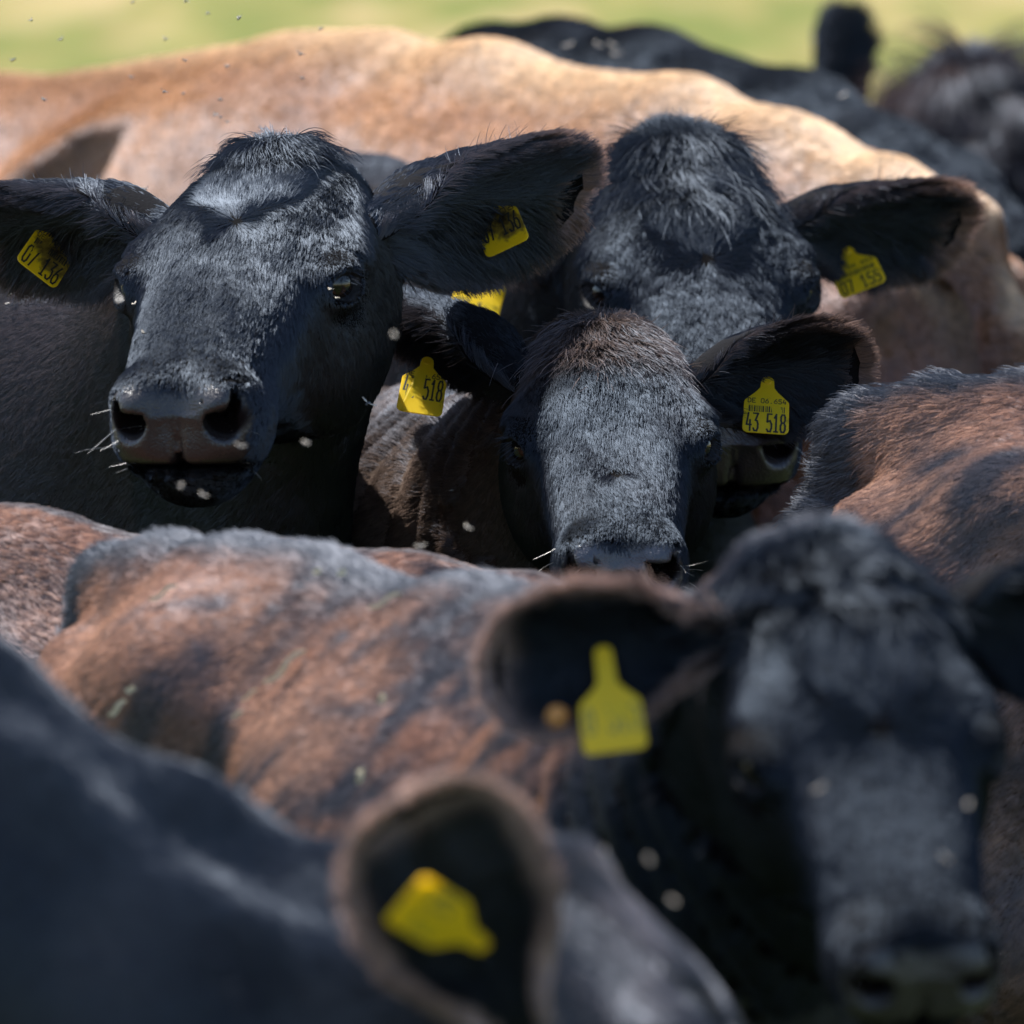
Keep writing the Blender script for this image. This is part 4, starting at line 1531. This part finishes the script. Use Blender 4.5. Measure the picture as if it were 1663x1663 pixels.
ear_tag(A, 74, 420, .057, .046, -38, [('07 136', -.42, .46)], ear=1, dirt=True, small=('DE 06.654', .34), bars=.12, neck=.2, yaw=10)
ear_tag(A, 815, 376, .055, .046, 25, [('07 136', -.12, .48)], ear=0, dirt=True, neck=.25, small=('DE 06', .42), yaw=-6)
ear_tag(Bc, 1394, 450, .061, .038, 22, [('07 155', -.42, .42)], ear=0, small=('DE 06.654', .36), bars=.10, neck=.45)
ear_tag(Bc, 776, 486, .061, .055, -16, [('07 155', -.42, .34)], ear=1, neck=.5, out=.03)
ear_tag(Cc, 685, 642, .053, .046, -9, [('43 518', -.10, .52)], ear=1, small=('DE 06.654', .46), neck=.4, out=.035)
ear_tag(Cc, 1244, 676, .053, .042, -4, [('43 518', -.45, .50)], ear=0, small=('DE 06.654', .36), bars=.10, neck=.5)
ear_tag(Kc, 995, 1178, .056, .048, 7, [('0 310', -.12, .44)], ear=0, ink=M_INKF, neck=.85, out=.045)
ear_tag(Lc, 696, 1482, .050, .048, -131, [('43 51', -.1, .35)], ear=0, ink=M_INKF, neck=.55, yaw=12, out=.045)
# back button of the front cow's tag, showing at the rim of its ear
_n = 14
_sv = [(.0105 * math.cos(2 * math.pi * i / _n) * a, .0105 * math.sin(2 * math.pi * i / _n) * a, z) for a, z in ((1, -.003), (1, .0015), (.75, .003)) for i in range(_n)]
_sf = [(k * _n + i, k * _n + (i + 1) % _n, (k + 1) * _n + (i + 1) % _n, (k + 1) * _n + i) for k in range(2) for i in range(_n)] + [tuple(2 * _n + i for i in range(_n))]
_q = proj(Kc.ears[0])
_m = np.hypot(_q[:, 0] - 915, _q[:, 1] - 1150) < 60
_o = link_mesh('tag_button', _sv, _sf, M_STUD, Kc.obj)
_M = np.eye(4)
_M[:3, :3] = np.stack([CR, CU, -CF], 1)
_M[:3, 3] = at(905, 1165, _q[_m, 2].min() - .004 if _m.any() else 7.4)
_o.matrix_world = Matrix(_M)

# ------------------------------------------------------------------ flies
M_FLY = plain('fly_body_black', (.012, .011, .010), .35, .5)
M_WING, _nt, _b = new_mat('fly_wing_clear')
_b.inputs['Base Color'].default_value = (.40, .35, .28, 1)
_b.inputs['Roughness'].default_value = .25
_b.inputs['Alpha'].default_value = .75


M_WINGD, _nt, _b = new_mat('fly_wing_smoky')
_b.inputs['Base Color'].default_value = (.10, .09, .08, 1)
_b.inputs['Roughness'].default_value = .3
_b.inputs['Alpha'].default_value = .45


def fly_mesh(spread, wing):
    V, F, mi = [], [], []

    def ball(c, r, m, n=8, k=5):
        b = len(V)
        for i in range(k + 1):
            t = math.pi * i / k
            for j in range(n):
                p = 2 * math.pi * j / n
                V.append((c[0] + r[0] * math.cos(t), c[1] + r[1] * math.sin(t) * math.cos(p), c[2] + r[2] * math.sin(t) * math.sin(p)))
        for i in range(k):
            for j in range(n):
                F.append((b + i * n + j, b + i * n + (j + 1) % n, b + (i + 1) * n + (j + 1) % n, b + (i + 1) * n + j))
                mi.append(m)
    ball((-.0016, 0, 0), (.0024, .0013, .0012), 0)
    ball((.0010, 0, .0002), (.0014, .0012, .0012), 0)
    ball((.0026, 0, .0001), (.0008, .0010, .0008), 0)
    for q in (1, -1):
        b = len(V)
        a = math.radians(spread)
        for zz in (.0011, .00095):
            for j in range(10):
                t = 2 * math.pi * j / 10
                lx, ly = .0028 + .0028 * math.cos(t), .0011 * math.sin(t)
                V.append((.0006 - lx * math.cos(a) - ly * math.sin(a), q * (.0006 + lx * math.sin(a) - ly * math.cos(a)), zz + .0004 * lx / .0028))
        F.append(tuple(b + j for j in range(10)))
        mi.append(1)
        F.append(tuple(b + 19 - j for j in range(10)))
        mi.append(1)
        for j in range(10):
            F.append((b + j, b + 10 + j, b + 10 + (j + 1) % 10, b + (j + 1) % 10))
            mi.append(1)
    o = link_mesh('fly', V, F, [M_FLY, wing])
    o.data.polygons.foreach_set('material_index', mi)
    return o


FLY1, FLY2, FLY3, FLY4 = fly_mesh(70, M_WING), fly_mesh(28, M_WING), fly_mesh(70, M_WINGD), fly_mesh(28, M_WINGD)
FLYN = 0


def fly(px, py, d, text, group=None, sc=1.0, base=None):
    global FLYN
    src = base or FLY1
    if not src.get('used'):
        o = src
    else:
        o = src.copy()
        COL.objects.link(o)
    src['used'] = 1
    o['used'] = 1
    FLYN += 1
    a = RNG.uniform(0, 6.28)
    R3 = Matrix.Rotation(RNG.uniform(-.5, .5), 3, 'Y') @ Matrix.Rotation(a, 3, 'Z')
    tilt = Matrix.Rotation(.35, 3, 'X')
    o.matrix_world = Matrix.Translation(Vector(at(px, py, d))) @ (tilt @ R3).to_4x4() @ Matrix.Scale(sc, 4)
    label(o, text, 'fly', group)
    return o


GAIR = 'flies in the air over the tan cow'
for px, py, t in ((51, 33, 'small dark fly in the air before the green meadow, top left corner'),
                  (99, 64, 'small dark fly over the green meadow just above the tan cow\'s neck'),
                  (215, 4, 'small dark fly at the very top edge of the photo, left of its twin'),
                  (302, 2, 'small dark fly at the very top edge, above the tan withers'),
                  (338, 22, 'small dark fly in the air just left of the tan withers top'),
                  (388, 30, 'small dark fly touching the skyline of the tan withers'),
                  (522, 47, 'small dark fly on the pale spine behind the tan withers'),
                  (22, 97, 'small dark fly before the pale upper edge of the tan neck, leftmost there'),
                  (268, 64, 'small dark fly before the pale slope up to the tan withers'),
                  (70, 161, 'small dark fly before the brown hollow of the tan neck'),
                  (212, 125, 'small dark fly before the tan shoulder, left of the swarm'),
                  (299, 98, 'broad dark fly before the tan cow below its withers'),
                  (369, 108, 'slanted dark fly before the tan cow under the highest withers'),
                  (267, 149, 'pale winged fly above the bright shoulder ridge of the tan cow'),
                  (298, 152, 'tiny fly right of the pale winged one over the shoulder ridge'),
                  (357, 162, 'lone fly above the little row of three on the tan coat'),
                  (350, 187, 'left fly of the slanting row of three on the tan coat'),
                  (358, 190, 'middle fly of the slanting row of three on the tan coat'),
                  (369, 198, 'right fly of the slanting row of three on the tan coat'),
                  (488, 88, 'upper fly of the pair right of the tan withers'),
                  (492, 127, 'lower fly of the pair right of the tan withers'),
                  (170, 304, 'left fly low on the bright shoulder ridge above the black ear'),
                  (236, 307, 'right fly low on the tan coat beside the black forehead')):
    fly(px, py, 10.3 + RNG.uniform(-.25, .25), t, GAIR, RNG.uniform(.8, 1.15), FLY4 if RNG.random() < .4 else FLY3)


def on_cow(C, px, py, off=.002):
    q = proj(C.V)
    m = np.hypot(q[:, 0] - px, q[:, 1] - py) < 14
    return (q[m, 2].min() - off) if m.any() else None


for C, px, py, t, g in ((A, 538, 470, 'upper fly at the wet corner of the left black cow\'s eye', 'flies on the left black cow'),
                        (A, 546, 484, 'lower fly below the eye corner of the left black cow', 'flies on the left black cow'),
                        (A, 219, 494, 'pale winged fly under the shaded eye of the left black cow', 'flies on the left black cow'),
                        (A, 234, 541, 'fly on the shaded side of the left black cow\'s nose', 'flies on the left black cow'),
                        (A, 12, 493, 'pale fly lowest on the black back beside the slanted tag', 'flies on the left black cow'),
                        (A, 18, 478, 'pale fly beside the slanted tag on the black back, one of two together', 'flies on the left black cow'),
                        (A, 50, 458, 'pale fly just under the slanted tag on the black back', 'flies on the left black cow'),
                        (Cc, 735, 797, 'pale fly on the wrinkled neck of the middle young cow', 'flies on the middle young cow')):
    d = on_cow(C, px, py, .016)
    fly(px, py, d or 9.9, t, g, .85, FLY2)
fly(597, 656, 9.35, 'white-winged fly in the air before the black cheek', None, 1.7, FLY1)
GN = 'blurred flies in the air before the herd'
for px, py, d, t in ((640, 545, 7.9, 'faint blurred fly before the black neck beside the upright ear tag'),
                     (498, 720, 8.3, 'blurred pale fly right of the whiskers before the black cheek'),
                     (390, 725, 8.3, 'blurred pinkish fly beside the black cow\'s right nostril'),
                     (293, 790, 8.1, 'blurred fly before the black chin, left of two'),
                     (330, 805, 8.3, 'blurred fly before the black chin, right of two'),
                     (760, 858, 8.4, 'blurred fly before the wrinkled brown neck'),
                     (683, 888, 8.4, 'blurred fly low before the wrinkled brown neck'),
                     (1330, 1282, 7.0, 'blurred fly before the face of the front cow, below its shaded eye'),
                     (1572, 1308, 7.0, 'blurred fly before the far cheek of the front cow'),
                     (1535, 1395, 7.0, 'faint blurred fly beside the nose bridge of the front cow'),
                     (1055, 1398, 6.9, 'blurred fly above the grey-lit forehead at the bottom'),
                     (1095, 1465, 6.9, 'blurred fly right of the grey-lit forehead at the bottom'),
                     (983, 1388, 6.9, 'faint blurred fly over the top of the grey-lit forehead')):
    fly(px, py, d, t, GN, 1.0, FLY1)
GB = 'flies settled on the black back behind the tan cow'
for px, py, d, t in ((924, 74, 12.4, 'pale blurred fly on the far black back, leftmost of four'), (972, 74, 12.4, 'faint blurred fly on the far black back, second from left'),
                     (996, 74, 12.4, 'pale blurred fly on the far black back, upper of the right pair'), (1002, 89, 12.4, 'pale blurred fly on the far black back, lower of the right pair'),
                     (1369, 156, 12.4, 'lone blurred fly on the far black rump under the upright ear')):
    fly(px, py, d, t, GB, 1.5, FLY1)

# ------------------------------------------------------------------ straw on the backs
M_STRAW = plain('dry_straw', (.62, .52, .32), .7, .3, .2, 200)


def straw(C, px, py, ang, L, W, text, group=None, off=.012):
    d = on_cow(C, px, py, off)
    if d is None:
        return
    n = 7
    V, F = [], []
    for i in range(n):
        t = i / (n - 1) - .5
        wv = W * (1 - .5 * abs(t) ** 2 * 4 * .6) * RNG.uniform(.8, 1.2)
        z = -.25 * L * t * t + RNG.normal() * .0006
        y = .06 * L * math.sin(t * 7)
        for a, b in ((-1, -1), (1, -1), (1, 1), (-1, 1)):
            V.append((t * L, y + a * wv / 2, z + b * wv * .3))
    for i in range(n - 1):
        for j in range(4):
            F.append((i * 4 + j, i * 4 + (j + 1) % 4, (i + 1) * 4 + (j + 1) % 4, (i + 1) * 4 + j))
    F += [(3, 2, 1, 0), tuple((n - 1) * 4 + j for j in range(4))]
    o = link_mesh('straw_piece', V, F, M_STRAW, smooth=False)
    bs = np.stack([CR, CU, -CF], 1) @ np.array(Matrix.Rotation(math.radians(ang), 3, 'Z'))
    M = np.eye(4)
    M[:3, :3], M[:3, 3] = bs, at(px, py, d)
    o.matrix_world = Matrix(M)
    label(o, text, 'straw', group)


GS = 'bits of straw on the brown mottled back'
for px, py, ang, L, W, t in ((462, 1082, 40, .050, .0050, 'long pale straw lying slantwise in the middle of the brown mottled back'),
                             (405, 1128, 35, .018, .003, 'short straw below the long slanting straw on the brown back'),
                             (385, 1160, 30, .012, .004, 'lower short straw under the long slanting straw on the brown back'),
                             (625, 975, 25, .035, .004, 'pale straw high on the brown back near the grey spine'),
                             (265, 962, 30, .030, .004, 'straw near the black tail ridge on the brown back'),
                             (190, 1150, 45, .022, .006, 'pale clump of straw at the left lower edge of the brown back'),
                             (212, 1120, 20, .010, .006, 'small dark-edged straw bit beside the pale clump on the flank'),
                             (620, 1135, 60, .010, .007, 'bright straw bit on the dark shoulder left of the yellow tag'),
                             (585, 1260, 70, .016, .006, 'straw bit low on the dark shoulder of the brown cow'),
                             (515, 928, 10, .008, .006, 'left of two bright bits just under the grey spine'),
                             (555, 930, 10, .008, .006, 'right of two bright bits just under the grey spine')):
    straw(Kc, px, py, ang, L, W, t, GS, .020)

# ------------------------------------------------------------------ grass round the hooves
n = 26000
gx, gy = RNG.uniform(-3.2, 3.2, n), RNG.uniform(5.6, 17, n)
L = RNG.uniform(.06, .22, n)
az = RNG.uniform(0, 6.28, n)
le = RNG.uniform(.2, .9, n)
Q = np.zeros((n, 5, 3))
for k in range(5):
    s = k / 4
    Q[:, k, 0] = gx + np.cos(az) * L * le * s * s
    Q[:, k, 1] = gy + np.sin(az) * L * le * s * s
    Q[:, k, 2] = L * s * (1 - .35 * le * s)
gc = lerp(np.repeat([[.06, .11, .02]], n, 0), np.array([.20, .20, .06]), RNG.random(n) ** 2)
M_BLADE, _nt, _b = new_mat('grass_blade')
_a = _nt.nodes.new('ShaderNodeAttribute')
_a.attribute_name = 'col'
_nt.links.new(_a.outputs['Color'], _b.inputs['Base Color'])
_b.inputs['Roughness'].default_value = .6
link_hair('grass', Q, np.linspace(1, .15, 5)[None] * RNG.uniform(.0018, .0035, (n, 1)), gc, M_BLADE, None)

# ------------------------------------------------------------------ labels
HERD = 'cattle crowded together in the herd'
for C, t in ((A, 'large black cow at the left facing the camera, wet black nose, tags 07 136'),
             (Bc, 'black cow with white-lit forehead whorl behind the others, tag 07 155'),
             (Cc, 'small dark brown-black young cow in the middle, tags 43 518'),
             (D, 'big tan cow standing broadside across the back of the herd'),
             (E, 'black cow behind the tan one, its long back sloping down to the right'),
             (Fc, 'black cow farthest back, only one upright furry ear showing over the black rump'),
             (G, 'dark brown cow with shaggy topknot in the top right corner'),
             (H, 'brown cow with black spine stripe at the right edge, head out of view'),
             (I, 'brown cow at the left edge, its back passing behind the mottled one'),
             (Kc, 'brown mottled cow in front with black blurred face and bright yellow tag'),
             (Lc, 'black blurred cow nearest at the lower left with large open ear, seen from the side')):
    label(C.obj, t, 'cow', HERD)
print('script', round(time.time() - T_START, 1))
